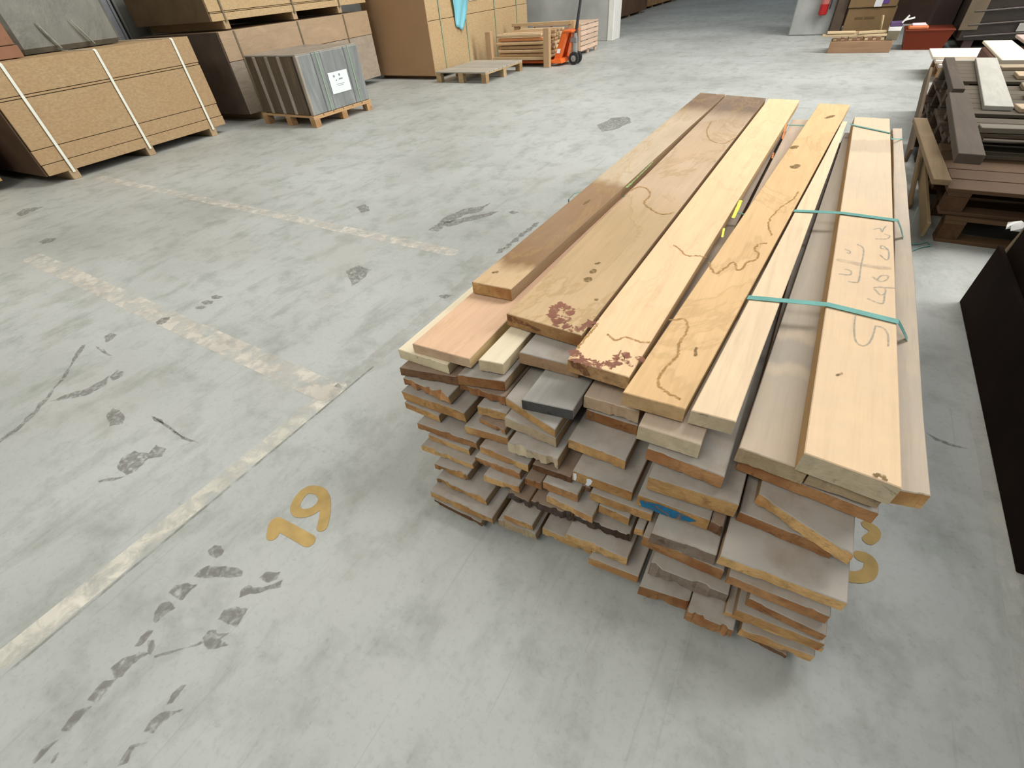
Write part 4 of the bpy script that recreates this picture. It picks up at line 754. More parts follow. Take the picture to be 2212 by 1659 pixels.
board_pack('board_pack', -7.14, 1.83, 4.10, 2.0, [0.095, 0.20, 0.345, 0.79, 0.815, 1.09], 0.0605, CHIP, [2.07, 2.97, 3.88], WSTRAP,
           'large chipboard pack with three white straps, nearest on the left', 0.095, end_shade=(0.085, 0.052, 0.035))
board_pack('board_pack', -7.55, -0.9, 1.56, 1.8, [0.09, 0.16, 0.30, 0.70, 1.12], 0.03, board_sheet('chipboard_yellow', (0.50, 0.36, 0.15)), [-0.4, 0.3, 1.0], WSTRAP,
           'yellowish board pack cut off by the left picture edge', 0.09)
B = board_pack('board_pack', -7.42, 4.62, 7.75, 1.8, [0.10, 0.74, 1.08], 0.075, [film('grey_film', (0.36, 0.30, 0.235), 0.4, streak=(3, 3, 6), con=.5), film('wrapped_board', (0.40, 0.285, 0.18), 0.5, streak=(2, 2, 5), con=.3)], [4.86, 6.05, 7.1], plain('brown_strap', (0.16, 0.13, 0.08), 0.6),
           'film-wrapped brown board pack behind the grey pallet load', 0.10, hw=0.012, end_shade=(0.105, 0.08, 0.062))
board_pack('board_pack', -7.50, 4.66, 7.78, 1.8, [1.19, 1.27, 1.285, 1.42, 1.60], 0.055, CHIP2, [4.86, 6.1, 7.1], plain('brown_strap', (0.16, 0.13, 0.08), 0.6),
           'yellowish board pack resting on top of the film-wrapped pack', 0.09, bear_z=1.096, hw=0.012, end_shade=(0.15, 0.105, 0.06))
D = thing('board_pack', (-7.3, 9.8, 0), 'tall pale board pack with green straps beside the flat pallet', 'board pack')
part('board_bundle', MB().box(-8.02, -6.50, 8.0, 11.6, 0.06, 0.86, 0.004), [CHIP2], D)
part('board_bundle', MB().box(-8.01, -6.505, 8.0, 11.6, 0.867, 1.62, 0.004), [CHIP2], D)
part('end_panel', MB().box(-8.03, -6.50, 7.985, 8.0, 0.06, 1.62, 0.003), plain('brown_end_board', (0.40, 0.245, 0.13), 0.8, vary=0.05, scale=2), D, 'plain brown end board')
for y in (8.2, 9.4, 10.4, 11.4): part('bearer', MB().box(-8.0, -6.55, y - .04, y + .04, 0, .06), BEAR, D)
for y in (8.36, 9.16, 10.22, 11.12): part('strap', MB().ribbon([(-6.494, y, 0.05), (-6.49, y, 0.7), (-6.494, y, 1.62)], 0.012, 0.003, side=(0, 1, 0)), GSTRAP, D)
# blue sheet hanging on the pale pack
bv = []; bf = []
lft = [(8.66, 1.42), (8.74, 1.14), (8.77, 0.92), (8.79, 0.72)]; rgt = [(9.46, 1.42), (9.27, 1.10), (9.12, 0.86), (8.97, 0.645)]
for k in range(13):
    s = k / 12 * 3; i = min(2, int(s)); t = s - i
    l = (lft[i][0] + (lft[i + 1][0] - lft[i][0]) * t, lft[i][1] + (lft[i + 1][1] - lft[i][1]) * t)
    r = (rgt[i][0] + (rgt[i + 1][0] - rgt[i][0]) * t, rgt[i][1] + (rgt[i + 1][1] - rgt[i][1]) * t)
    for m_ in range(9):
        u = m_ / 8
        bv.append((-6.465 + 0.018 * math.sin(u * 11 + k * .35), l[0] + (r[0] - l[0]) * u, l[1] + (r[1] - l[1]) * u))
for k in range(12):
    for m_ in range(8): bf.append((k * 9 + m_, k * 9 + m_ + 1, k * 9 + m_ + 10, k * 9 + m_ + 9))
bo = solid('plastic_sheet', MB().add(bv, bf), plain('blue_plastic', (0.20, 0.52, 0.62), 0.4, vary=0.06), (-6.465, 9.0, 0.645), 'light blue plastic sheet hanging on the pale board pack', 'sheet', smooth=True)
sm = bo.modifiers.new('thickness', 'SOLIDIFY'); sm.thickness = 0.003
solid('paper_note', MB().box(-6.492, -6.489, 9.33, 9.62, 1.06, 1.35, 0.0005), plain('white_paper', (0.78, 0.80, 0.80), 0.7, vary=0.02), (-6.49, 9.47, 1.06), 'white paper beside the blue sheet on the board pack', 'paper')

# grey wrapped bundle, brown boards and steel posts on / behind the near pack
solid('wrapped_bundle', MB().box(-9.1, -7.83, 2.50, 3.62, 1.098, 1.95, 0.05, 0.05, (-7.85, 2.5)), film('dusty_wrap', (0.17, 0.17, 0.145), 0.45, streak=(2.5, 2.5, 1.6)), (-8.5, 3.0, 1.098), 'grey dusty plastic-wrapped bundle on top of the near board pack', 'bundle')
for (ya, yb) in ((2.80, 2.90), (3.14, 3.26)):
    solid('film_fold', MB().tube([(-7.815, ya, 1.36), (-7.812, (ya + yb) / 2 - .01, 1.25), (-7.815, yb, 1.12)], [.006, .014, .009], 8), film('pale_fold', (0.27, 0.285, 0.24), 0.4), (-7.815, ya, 1.12),
          ('left' if ya < 3 else 'right') + ' pale crumpled fold of film on the grey wrapped bundle', 'film fold')
t_ = thing('board_stack', (-8.3, 2.15, 1.097), 'short reddish-brown board stack on the near pack at the left edge', 'board stack')
part('board_bundle', MB().box(-9.0, -7.55, 1.90, 2.44, 1.097, 1.20, 0.004, 0.06, (-7.55, 1.9)), plain('red_brown_board', (0.26, 0.13, 0.075), 0.8), t_)
part('board_bundle', MB().box(-9.0, -7.57, 1.90, 2.43, 1.206, 1.42, 0.004, 0.06, (-7.55, 1.9)), plain('red_brown_board', (0.26, 0.13, 0.075), 0.8), t_)
for i, (y0, y1, c, lab) in enumerate(((4.27, 4.40, (0.17, 0.18, 0.20), 'bluish steel post behind the near board pack'), (4.46, 4.78, (0.15, 0.155, 0.14), 'wide olive-grey upright behind the near board pack'))):
    o = thing('steel_post', (-9.5, (y0 + y1) / 2, 0), lab, 'post')
    part('web', MB().box(-9.56, -9.44, y0, y1, 0.0, 3.0, 0.004), plain('post_paint_%d' % i, c, 0.5), o)
    part('flange', MB().box(-9.45, -9.42, y0 - .015, y0 + .02, 0.0, 3.0, 0.003), plain('post_paint_%d' % i, c, 0.5), o)
    part('flange', MB().box(-9.45, -9.42, y1 - .02, y1 + .015, 0.0, 3.0, 0.003), plain('post_paint_%d' % i, c, 0.5), o)

# ------------------------------------------------------------------ pallets
def pallet(x0, x1, y0, y1, z0, label, cw, group=None, deck=None, h=0.144, nb=7, key='pallet', along='x', name='pallet', rz=0.0, ragged=0.0, skid=True):
    o = thing(name, ((x0 + x1) / 2, (y0 + y1) / 2, z0), label, 'pallet', group)
    piv = ((x0 + x1) / 2, (y0 + y1) / 2); R = random.Random(int((x0 * 31 + y0 * 17 + z0 * 77) * 100))
    wa = wood(key + '_x', cw, axis='x'); wb = wood(key + '_y', cw, axis='y'); bk = endgrain(key + '_block', sc(cw, .95), .7, .4)
    if deck: dx_ = wood(key + '_deck', deck, axis='x', dust=.6)
    else: dx_ = wa
    th = 0.021
    W = (y1 - y0) if along == 'x' else (x1 - x0)
    gap = 0.012; bw = (W - gap * (nb - 1)) / nb
    for k in range(nb):
        a = k * (bw + gap); j = R.uniform(-1, 1) * ragged
        if along == 'x': part('deck_board', MB().box(x0 + j, x1 + j * .5, y0 + a, y0 + a + bw, z0 + h - th, z0 + h, .002, rz, piv), dx_, o)
        else: part('deck_board', MB().box(x0 + a, x0 + a + bw, y0 + j, y1 + j * .5, z0 + h - th, z0 + h, .002, rz, piv), wb, o)
    bl = 0.10
    for i in range(3):
        f_ = i / 2
        if along == 'x':
            xa = x0 + (x1 - x0 - bl) * f_
            part('stringer_board', MB().box(xa, xa + bl, y0, y1, z0 + h - 2 * th, z0 + h - th, .002, rz, piv), wb, o)
        else:
            ya = y0 + (y1 - y0 - bl) * f_
            part('stringer_board', MB().box(x0, x1, ya, ya + bl, z0 + h - 2 * th, z0 + h - th, .002, rz, piv), wa, o)
        if skid:
            if along == 'x': part('skid_board', MB().box(x0, x1, y0 + (y1 - y0 - bl) * f_, y0 + (y1 - y0 - bl) * f_ + bl, z0, z0 + th, .002, rz, piv), wa, o)
            else: part('skid_board', MB().box(x0 + (x1 - x0 - bl) * f_, x0 + (x1 - x0 - bl) * f_ + bl, y0, y1, z0, z0 + th, .002, rz, piv), wb, o)
        for j in range(3):
            xa = x0 + (x1 - x0 - bl) * f_; ya = y0 + (y1 - y0 - bl) * j / 2
            part('block', MB().box(xa, xa + bl, ya, ya + bl, z0 + (th if skid else 0), z0 + h - 2 * th, .003, rz, piv), bk, o)
    return o

pallet(-6.29, -5.20, 7.74, 9.02, 0, 'empty flat pallet lying in front of the pale board pack', (0.50, 0.36, 0.20), deck=(0.42, 0.37, 0.29), key='flat_pallet', nb=9, h=0.165, skid=False)
pallet(-7.08, -5.96, 4.58, 5.69, 0, 'small pallet under the grey wrapped load', (0.52, 0.33, 0.17), key='load_pallet', nb=6, h=0.135, skid=False)
g = thing('wrapped_load', (-6.52, 5.13, 0.136), 'grey plastic-wrapped load with a white label on a small pallet', 'load')
part('core', MB().box(-7.05, -6.0, 4.63, 5.66, 0.137, 0.80, .01), plain('load_core', (0.10, 0.075, 0.055), 0.7), g)
DB = film('dark_brown_wrap', (0.105, 0.08, 0.055), 0.4, streak=(6, 6, 1.2)); LS = film('light_wrap_strip', (0.36, 0.31, 0.26), 0.35, streak=(6, 6, 1.5)); GF = film('silver_film', (0.235, 0.25, 0.245), 0.22, streak=(5, 5, 1.0))
xs = [-7.06, -6.84, -6.58, -6.33, -6.05]
for a, b_ in zip(xs[:-1], xs[1:]):
    part('side_board', MB().box(a + .025, b_ - .025, 4.612, 4.64, 0.137, 0.80, .006), DB, g)
for x in xs[1:-1] + [-5.995]:
    part('wrap_strip', MB().box(x - .03, x + .03, 4.600, 4.635, 0.137, 0.805, .008), LS, g, 'pale strip of wrap')
ys = [4.61, 4.86, 5.0, 5.42, 5.68]
for k, (a, b_) in enumerate(zip(ys[:-1], ys[1:])):
    part('film_panel', MB().box(-6.005, -5.972 + .006 * (k % 2), a, b_, 0.137, 0.805, .01), GF, g, 'silvery stretch film')
part('film_top', MB().box(-7.06, -5.98, 4.61, 5.68, 0.80, 0.818, .008), film('film_top', (0.30, 0.27, 0.235), 0.3), g)
for y in (4.93, 5.50): part('strap', MB().ribbon([(-5.962, y, .14), (-5.960, y, .5), (-5.964, y, .815)], .008, .002, side=(0, 1, 0)), GSTRAP, g)
lab_ = part('label_sheet', MB().box(-5.967, -5.9645, 5.03, 5.38, 0.315, 0.56, .0006, ), plain('label_paper', (0.74, 0.80, 0.80), 0.6, vary=0.02), g, 'white label sheet')
INK = plain('grey_ink', (0.22, 0.25, 0.27), 0.7)
for (a, b_, z0_, z1_) in ((5.11, 5.14, .50, .525), (5.21, 5.24, .505, .53), (5.20, 5.27, .462, .478), (5.14, 5.16, .455, .47), (5.14, 5.28, .412, .418), (5.15, 5.26, .395, .400)):
    part('print', MB().box(-5.9643, -5.964, a, b_, z0_, z1_, .0001), INK, lab_)

# ------------------------------------------------------------------ stake crate, slatted crate, pallet jack
cr = thing('stake_crate', (-5.5, 9.95, 0), 'wooden post crate filled with stakes beside the orange pallet jack', 'crate')
PW = wood('crate_post', (0.50, 0.335, 0.19), axis='z'); PWx = wood('crate_rail', (0.56, 0.41, 0.24), axis='x'); PWy = wood('crate_rail_y', (0.56, 0.41, 0.24), axis='y')
CA = 0.05; cp = (-4.85, 9.33)
for (x, y, hh) in ((-4.85, 9.38, .60), (-6.10, 9.38, .58), (-4.85, 10.62, .60), (-6.10, 10.62, .58)):
    part('post', MB().box(x - .06, x + .06, y - .05, y + .05, 0, hh, .006, CA, cp), PW, cr)
part('bottom_rail', MB().box(-6.04, -4.91, 9.36, 9.40, 0.115, 0.165, .004, CA, cp), PWx, cr)
part('bottom_rail', MB().box(-6.04, -4.91, 10.60, 10.64, 0.115, 0.165, .004, CA, cp), PWx, cr)
part('floor_deck', MB().box(-6.10, -4.85, 9.42, 10.58, 0.125, 0.145, .003, CA, cp), PWx, cr)
part('top_rail', MB().box(-6.2, -4.85, 10.55, 10.60, 0.545, 0.60, .004, CA, cp), PWx, cr)
RS = random.Random(5)
STK = [wood('stake_a', (0.58, 0.40, 0.23), axis='x'), wood('stake_b', (0.48, 0.31, 0.17), axis='x'), wood('stake_c', (0.62, 0.46, 0.28), axis='x'), wood('stake_orange', (0.62, 0.27, 0.11), axis='x')]
for lay in range(6):
    for k in range(9):
        z = 0.148 + lay * 0.062 + RS.uniform(0, .006); y = 9.515 + k * 0.120 + RS.uniform(-.02, .02)
        if lay == 5 and k % 3 == 1: continue
        a = rot(-6.01 + RS.uniform(0, .06), y + RS.uniform(-.01, .01), cp[0], cp[1], CA); b_ = rot(-4.96 + RS.uniform(-.05, .03), y + RS.uniform(-.01, .01), cp[0], cp[1], CA)
        m_ = STK[3] if (lay == 4 and k == 0) else STK[RS.randrange(3)]
        solid('wooden_stake', MB().bar((a[0], a[1], z + .027), (b_[0], b_[1], z + .027), RS.uniform(.06, .088), RS.uniform(.044, .053), c=.01), m_, (a[0], a[1], z),
              'rough wooden stake lying in the post crate', 'stake', 'stakes in the post crate')
sl = thing('slatted_crate', (-5.4, 11.15, 0), 'pinkish slatted crate behind the pallet jack', 'crate')
PK = wood('pink_slat', (0.66, 0.48, 0.36), axis='y'); PKx = wood('pink_slat_x', (0.66, 0.48, 0.36), axis='x')
for k in range(5):
    z = 0.08 + k * 0.085
    part('slat', MB().box(-4.78, -4.755, 10.72, 11.62, z, z + 0.07, .003), PK, sl)
    part('slat', MB().box(-5.9, -4.78, 10.72, 10.745, z, z + 0.07, .003), PKx, sl)
for y in (10.74, 11.17, 11.58): part('post', MB().box(-4.82, -4.78, y - .04, y + .04, 0.0, .51, .003), wood('pink_post', (0.62, 0.45, 0.33), axis='z'), sl)
for x in (-5.88,):
    for y in (10.76, 11.58): part('post', MB().box(x - .02, x + .02, y - .04, y + .04, 0.0, .51, .003), wood('pink_post', (0.62, 0.45, 0.33), axis='z'), sl)
part('deck', MB().box(-5.9, -4.78, 10.74, 11.6, 0.06, 0.085, .003), PKx, sl)
part('lid', MB().box(-5.9, -4.76, 10.72, 11.62, 0.505, 0.53, .003), PKx, sl)

j = thing('pallet_jack', (-4.6, 9.72, 0), 'orange hand pallet jack with black handle at the stake crate', 'pallet jack')
OR = plain('orange_paint', (0.72, 0.14, 0.025), 0.4, vary=0.08); BLK = plain('black_rubber', (0.025, 0.025, 0.027), 0.6); HUB = plain('wheel_hub', (0.30, 0.30, 0.30), 0.5); STEEL = plain('pump_steel', (0.34, 0.34, 0.33), 0.35, 0.6)
for y in (9.52, 9.92):
    fk = part('fork', MB().box(-6.0, -4.72, y - .075, y + .075, 0.05, 0.095, .012), OR, j)
    part('fork_roller', MB().tube([(-5.9, y - .05, .038), (-5.9, y + .05, .038)], .037, 12), BLK, fk, smooth=False)
def frustum(b0, b1, z0, z1):
    vs = [(b0[0], b0[2], z0), (b0[1], b0[2], z0), (b0[1], b0[3], z0), (b0[0], b0[3], z0), (b1[0], b1[2], z1), (b1[1], b1[2], z1), (b1[1], b1[3], z1), (b1[0], b1[3], z1)]
    return vs, [(0, 3, 2, 1), (4, 5, 6, 7), (0, 1, 5, 4), (1, 2, 6, 5), (2, 3, 7, 6), (3, 0, 4, 7)]
mb = MB(); mb.add(*frustum((-4.80, -4.58, 9.44, 10.0), (-4.76, -4.62, 9.46, 9.98), .05, .115)); part('chassis', mb, OR, j)
mb = MB(); mb.add(*frustum((-4.74, -4.66, 9.50, 9.62), (-4.60, -4.52, 9.56, 9.66), .11, .52)); part('side_plate', mb, OR, j)
mb = MB(); mb.add(*frustum((-4.74, -4.66, 9.84, 9.96), (-4.60, -4.52, 9.78, 9.88), .11, .52)); part('side_plate', mb, OR, j)
part('top_plate', MB().box(-4.62, -4.42, 9.55, 9.89, .50, .535, .008), OR, j)
part('back_panel', MB().add(*frustum((-4.77, -4.74, 9.50, 9.96), (-4.63, -4.60, 9.58, 9.86), .11, .52)), OR, j)
part('white_decal', MB().add([(-4.718, 9.505, .20), (-4.64, 9.515, .20), (-4.618, 9.525, .265), (-4.70, 9.515, .265)], [(0, 1, 2, 3)]), plain('white_decal', (0.8, 0.78, 0.76), 0.5), j)
part('pump', MB().tube([(-4.44, 9.72, .16), (-4.44, 9.72, .34), (-4.44, 9.72, .36), (-4.44, 9.72, .48)], [.06, .06, .045, .045], 14), STEEL, j, smooth=False)
part('pump_bracket', MB().box(-4.52, -4.38, 9.66, 9.78, .34, .42, .01), STEEL, j)
for y in (9.65, 9.79):
    wl = part('steer_wheel', MB().tube([(-4.42, y - .028, .10), (-4.42, y - .024, .10), (-4.42, y + .024, .10), (-4.42, y + .028, .10)], [.085, .10, .10, .085], 24), BLK, j, smooth=False)
    part('wheel_hub', MB().tube([(-4.42, y - .031, .10), (-4.42, y + .031, .10)], .05, 16), HUB, wl)
part('axle', MB().tube([(-4.42, 9.6, .10), (-4.42, 9.84, .10)], .015, 10), STEEL, j)
part('handle', MB().tube([(-4.43, 9.72, .42), (-4.415, 9.74, .55), (-4.37, 9.79, .95), (-4.34, 9.82, 1.2)], [.032, .028, .022, .02], 12), BLK, j)
part('handle_grip', MB().tube([(-4.34, 9.70, 1.2), (-4.34, 9.70, 1.33), (-4.34, 9.94, 1.33), (-4.34, 9.94, 1.2), (-4.34, 9.70, 1.2)], .016, 10), BLK, j)

# ------------------------------------------------------------------ far background
def dark_pack(name, x0, x1, y0, y1, z0, z1, c, label, n=3):
    o = thing(name, ((x0 + x1) / 2, (y0 + y1) / 2, 0), label, 'stack')
    for k in range(n):
        za = z0 + (z1 - z0) * k / n; zb = z0 + (z1 - z0) * (k + 1) / n - .012
        part('board_bundle', MB().box(x0 + .01 * (k % 2), x1 - .012 * (k % 2), y0, y1, za, zb, .006), plain('pack_%.3f_%.3f' % (c[0], c[1]), c, 0.7, vary=0.25, scale=3), o)
    m_ = 3
    for k in range(m_):
        y = y0 + (y1 - y0) * (k + .5) / m_
        if z0 > .02: part('bearer', MB().box(x0 + .05, x1 - .05, y - .05, y + .05, 0, z0, .004), BEAR, o)
    return o
dark_pack('board_stack', -8.6, -6.70, 17.6, 20.9, .07, 1.5, (0.13, 0.065, 0.035), 'dark brown board stack just past the white pier corner')
dark_pack('board_stack', -8.9, -7.05, 22.2, 26.3, .07, 1.3, (0.40, 0.22, 0.09), 'orange-brown board stack farther back past the pier')

ex = thing('fire_extinguisher', (-0.60, 13.0, 0.33), 'red fire extinguisher hanging on the grey column', 'extinguisher')
RED = plain('extinguisher_red', (0.42, 0.02, 0.02), 0.35)
part('cylinder', MB().tube([(-.60, 13.0, .33), (-.60, 13.0, .345), (-.60, 13.0, .74), (-.60, 13.0, .79), (-.60, 13.0, .82)], [.06, .075, .075, .05, .02], 20), RED, ex)
part('valve', MB().box(-.62, -.58, 12.96, 13.04, .82, .88, .006), BLK, ex)
part('hose', MB().tube([(-.57, 12.97, .86), (-.50, 12.95, .84), (-.495, 12.95, .6), (-.50, 12.95, .42)], .012, 8), BLK, ex)
part('label_band', MB().tube([(-.60, 13.0, .50), (-.60, 13.0, .66)], .0762, 20, cap=False), plain('ext_label', (0.50, 0.16, 0.14), 0.5), ex)
part('bracket', MB().box(-.63, -.57, 13.06, 13.1, .5, .7, .004), STEEL, ex)

CARD = plain('cardboard', (0.22, 0.14, 0.065), 0.8, vary=0.1, scale=3)
bx_ = thing('cardboard_box', (0.25, 13.2, 0), 'tall brown cardboard box stack behind the low crate', 'box')
part('carton', MB().box(-.17, .60, 12.9, 13.6, 0, .42, .008), CARD, bx_)
part('carton', MB().box(-.19, .58, 12.88, 13.6, .425, 1.05, .008), CARD, bx_)
part('white_sticker', MB().box(.22, .34, 12.874, 12.88, .43, .56, .0005), plain('sticker', (0.78, 0.78, 0.80), 0.6, vary=.02), bx_)
part('purple_sticker', MB().box(.34, .44, 12.874, 12.88, .47, .58, .0005), plain('purple_print', (0.13, 0.06, 0.28), 0.6, vary=.02), bx_)
for a, b_ in ((-.02, .11), (.13, .30)): part('print', MB().box(a, b_, 12.897, 12.9, .25, .285, .0004), plain('brown_print', (0.13, 0.08, 0.03), 0.7), bx_)
solid('cabinet', MB().box(-.39, -.20, 12.95, 13.5, 0, 1.6, .01), plain('dark_cabinet', (0.11, 0.08, 0.06), 0.8, spec=0.15), (-.3, 13.2, 0), 'narrow dark brown cabinet between column and cardboard boxes', 'cabinet')

lc = thing('low_crate', (0.19, 11.0, 0), 'low wooden box heaped with offcuts in front of the cardboard boxes', 'crate')
WB = wood('low_crate_wood', (0.36, 0.22, 0.13), axis='x'); WBy = wood('low_crate_wood_y', (0.36, 0.22, 0.13), axis='y')
part('front_board', MB().box(-.25, .62, 10.74, 10.765, 0, .155, .003), WB, lc)
part('back_board', MB().box(-.25, .62, 11.25, 11.275, 0, .155, .003), WB, lc)
for x in (-.25, .595): part('side_board', MB().box(x, x + .025, 10.765, 11.25, 0, .155, .003), WBy, lc)
part('bottom_board', MB().box(-.225, .595, 10.765, 11.25, .01, .03, .002), WB, lc)
ST2 = wood('pale_offcut', (0.60, 0.46, 0.28), axis='x'); ST3 = wood('pink_offcut', (0.52, 0.33, 0.22), axis='x')
RS = random.Random(9)
def offcut(a, b_, w_, h_, m_, lab):
    solid('offcut', MB().bar(a, b_, w_, h_, c=.004), m_, a, lab, 'offcut', 'offcuts heaped on the low box')
for k in range(7):
    x = -.20 + k * .11
    offcut((x, 10.79, .175), (x + RS.uniform(-.03, .03), 11.2, .175), .045, .035, [ST2, ST3][k % 2], ('leftmost', 'second', 'third', 'fourth', 'fifth', 'sixth', 'rightmost')[k] + ' short offcut from the left lying across the low box')
offcut((-.40, 10.80, .235), (.50, 10.84, .225), .09, .03, ST2, 'long pale offcut along the front of the low box')
offcut((-.30, 11.0, .225), (.36, 11.05, .245), .10, .035, ST3, 'pinkish long offcut on top of the low box')
offcut((.10, 10.80, .262), (.48, 10.86, .266), .08, .03, ST2, 'short pale offcut at the right on the low box')
offcut((-.34, 10.80, .272), (.06, 10.83, .268), .10, .03, ST2, 'cream offcut at the left on the low box')
offcut((.40, 10.98, .262), (.36, 10.96, .46), .04, .02, ST2, 'thin pale offcut standing upright in the low box')
cb = thing('small_carton', (.60, 10.9, .156), 'small carton with white band and purple top on the low box', 'box')
part('carton', MB().box(.50, .66, 10.80, 11.02, .156, .27, .004), plain('olive_carton', (0.16, 0.14, 0.09), 0.8), cb)
part('white_band', MB().box(.498, .662, 10.798, 11.022, .272, .325, .004), plain('white_card', (0.78, 0.76, 0.74), 0.7), cb)
part('purple_top', MB().box(.50, .66, 10.80, 11.02, .326, .38, .004), plain('purple_card', (0.10, 0.055, 0.14), 0.7), cb)
part('flap', MB().bar((.64, 10.82, .37), (.70, 10.82, .46), .02, .06, upv=(0, 1, 0)), plain('white_card', (0.78, 0.76, 0.74), 0.7), cb)
part('flap', MB().bar((.65, 10.82, .40), (.78, 10.82, .43), .02, .035, upv=(0, 1, 0)), plain('white_card', (0.78, 0.76, 0.74), 0.7), cb)

rb = thing('red_bin', (1.02, 11.2, 0), 'dark red plastic bin next to the low box', 'bin')
REDP = plain('red_plastic', (0.13, 0.02, 0.006), 0.5, spec=0.2)
part('body', MB().add(*frustum((.80, 1.30, 11.0, 11.45), (.74, 1.36, 10.96, 11.5), 0, .24)), REDP, rb)
part('rim', MB().box(.73, 1.37, 10.95, 11.51, .24, .265, .008), REDP, rb)
part('contents', MB().box(.76, 1.02, 10.98, 11.2, .262, .31, .03), plain('orange_cloth', (0.55, 0.16, 0.06), 0.7), rb)
part('rag', MB().box(.80, .98, 11.0, 11.2, .308, .33, .01), plain('pale_rag', (0.70, 0.58, 0.62), 0.8), rb)

# dark film-wrapped stacks at the right
BKF = film('black_film', (0.022, 0.014, 0.010), 0.4, streak=(2, 2, 7))
ds = thing('wrapped_stack', (2.5, 11.9, 0), 'dark film-wrapped stack at the upper right corner', 'stack')
part('load', MB().box(1.42, 4.2, 11.0, 12.8, .11, 1.5, .03), BKF, ds)
part('brown_panel', MB().box(1.40, 1.62, 10.985, 11.0, .24, .8, .004), plain('shaded_card', (0.11, 0.08, 0.05), 0.8), ds)
for z in (.16, .30, .46, .62): part('film_fold', MB().tube([(1.5, 10.99, z), (2.1, 10.985, z + .03), (2.8, 10.99, z + .05), (3.6, 10.99, z + .06)], .012, 6), film('film_fold', (0.05, 0.036, 0.028), 0.5), ds)
for x in (1.6, 2.7, 3.8): part('foot', MB().box(x - .06, x + .06, 11.05, 12.7, 0, .11), plain('dark_foot', (0.06, 0.03, 0.03), 0.8), ds)
part('tag', MB().box(2.08, 2.22, 10.98, 10.985, .21, .31, .001), plain('grey_tag', (0.30, 0.28, 0.26), 0.6), ds)
solid('signboard', MB().box(1.10, 1.36, 12.0, 12.03, .62, .95, .004), plain('white_panel', (0.72, 0.70, 0.64), 0.7), (1.3, 12.0, .62), 'white sheet of board on the dark carton behind the bin', 'board')
solid('support_box', MB().box(1.1, 1.41, 11.95, 12.6, 0, .62, .01), plain('dark_carton', (0.05, 0.03, 0.025), 0.8), (1.25, 12.2, 0), 'dark carton behind the red bin', 'box')

# ------------------------------------------------------------------ pallets and scrap wood on the right
DKW = (0.085, 0.058, 0.04); GRW = (0.11, 0.09, 0.065)
pallet(0.80, 1.80, 3.47, 4.40, 0, 'bottom brown pallet of the near right pallet stack', (0.115, 0.066, 0.033), 'pallets at the right', h=0.15, nb=5, key='near_pallet', ragged=.01)
pallet(0.745, 1.74, 3.50, 4.42, 0.151, 'second brown pallet in the near right pallet stack', (0.105, 0.06, 0.032), 'pallets at the right', h=0.145, nb=5, key='near_pallet_b', ragged=.02, rz=.02)
pallet(0.80, 1.80, 4.10, 4.50, 0.297, 'short broken pallet topping the near right stack', GRW, 'pallets at the right', h=0.14, nb=3, key='broken_pallet', ragged=.03, along='x')
pallet(0.76, 1.76, 4.56, 5.56, 0, 'bottom grey pallet of the middle right stack', DKW, 'pallets at the right', h=0.15, nb=6, key='mid_pallet', ragged=.02)
pallet(0.80, 1.80, 4.58, 5.56, 0.151, 'second pallet of the middle right stack', DKW, 'pallets at the right', h=0.145, nb=6, key='mid_pallet', ragged=.02)
pallet(0.82, 1.82, 4.62, 5.58, 0.297, 'topmost weathered pallet of the middle right stack', GRW, 'pallets at the right', h=0.14, nb=6, key='mid_pallet_top', ragged=.02)
pallet(0.84, 1.84, 5.75, 6.8, 0, 'bottom pallet of the rear right stack', DKW, 'pallets at the right', h=0.15, nb=6, key='rear_pallet', ragged=.02)
pallet(0.86, 1.86, 5.76, 6.8, 0.151, 'second pallet of the rear right stack', DKW, 'pallets at the right', h=0.145, nb=6, key='rear_pallet', ragged=.02)
pallet(0.88, 1.88, 5.76, 6.8, 0.297, 'topmost pallet of the rear right stack', GRW, 'pallets at the right', h=0.14, nb=6, key='rear_pallet_top', ragged=.02)
pallet(1.10, 2.1, 7.0, 8.1, 0, 'far low pallet beneath the cream board', (0.36, 0.25, 0.16), 'pallets at the right', h=0.15, nb=6, key='far_pallet')
pallet(1.06, 1.96, 8.35, 9.25, 0, 'pallet under the white boards at the right', (0.50, 0.33, 0.19), 'pallets at the right', h=0.15, nb=6, key='white_pallet')
GP = wood('grey_plank', (0.44, 0.43, 0.38), axis='y', dust=.3)
solid('scrap_plank', MB().bar((1.02, 4.72, .452), (1.17, 6.74, .452), .155, .028), GP, (0.985, 4.72, .438), 'long pale grey plank lying lengthwise on the right pallet stacks', 'plank')
solid('scrap_plank', MB().bar((0.86, 4.14, .455), (1.65, 4.18, .455), .09, .03), wood('grey_beam', (0.20, 0.18, 0.14), axis='x'), (0.86, 4.14, .44), 'grey beam laid across the near right pallet stack', 'plank')
solid('scrap_plank', MB().bar((0.745, 3.44, .464), (0.815, 5.0, .464), .115, .05), wood('dark_plank', (0.10, 0.078, 0.06), axis='y'), (0.745, 3.44, .439), 'thick dark plank along the left edge of the pallet stacks', 'plank')
solid('scrap_plank', MB().bar((0.70, 3.52, .314), (0.655, 4.95, .314), .085, .03), wood('tan_plank', (0.26, 0.185, 0.11), axis='y'), (0.70, 3.52, .299), 'tan plank jutting out below the thick dark plank', 'plank')
solid('scrap_plank', MB().bar((0.722, 3.40, .085), (0.722, 4.72, .168), .018, .085, upv=(0, 0, 1)), wood('lath_tan', (0.30, 0.22, 0.12), axis='y'), (0.722, 3.40, .04), 'narrow tan lath on edge beside the near pallets', 'plank')
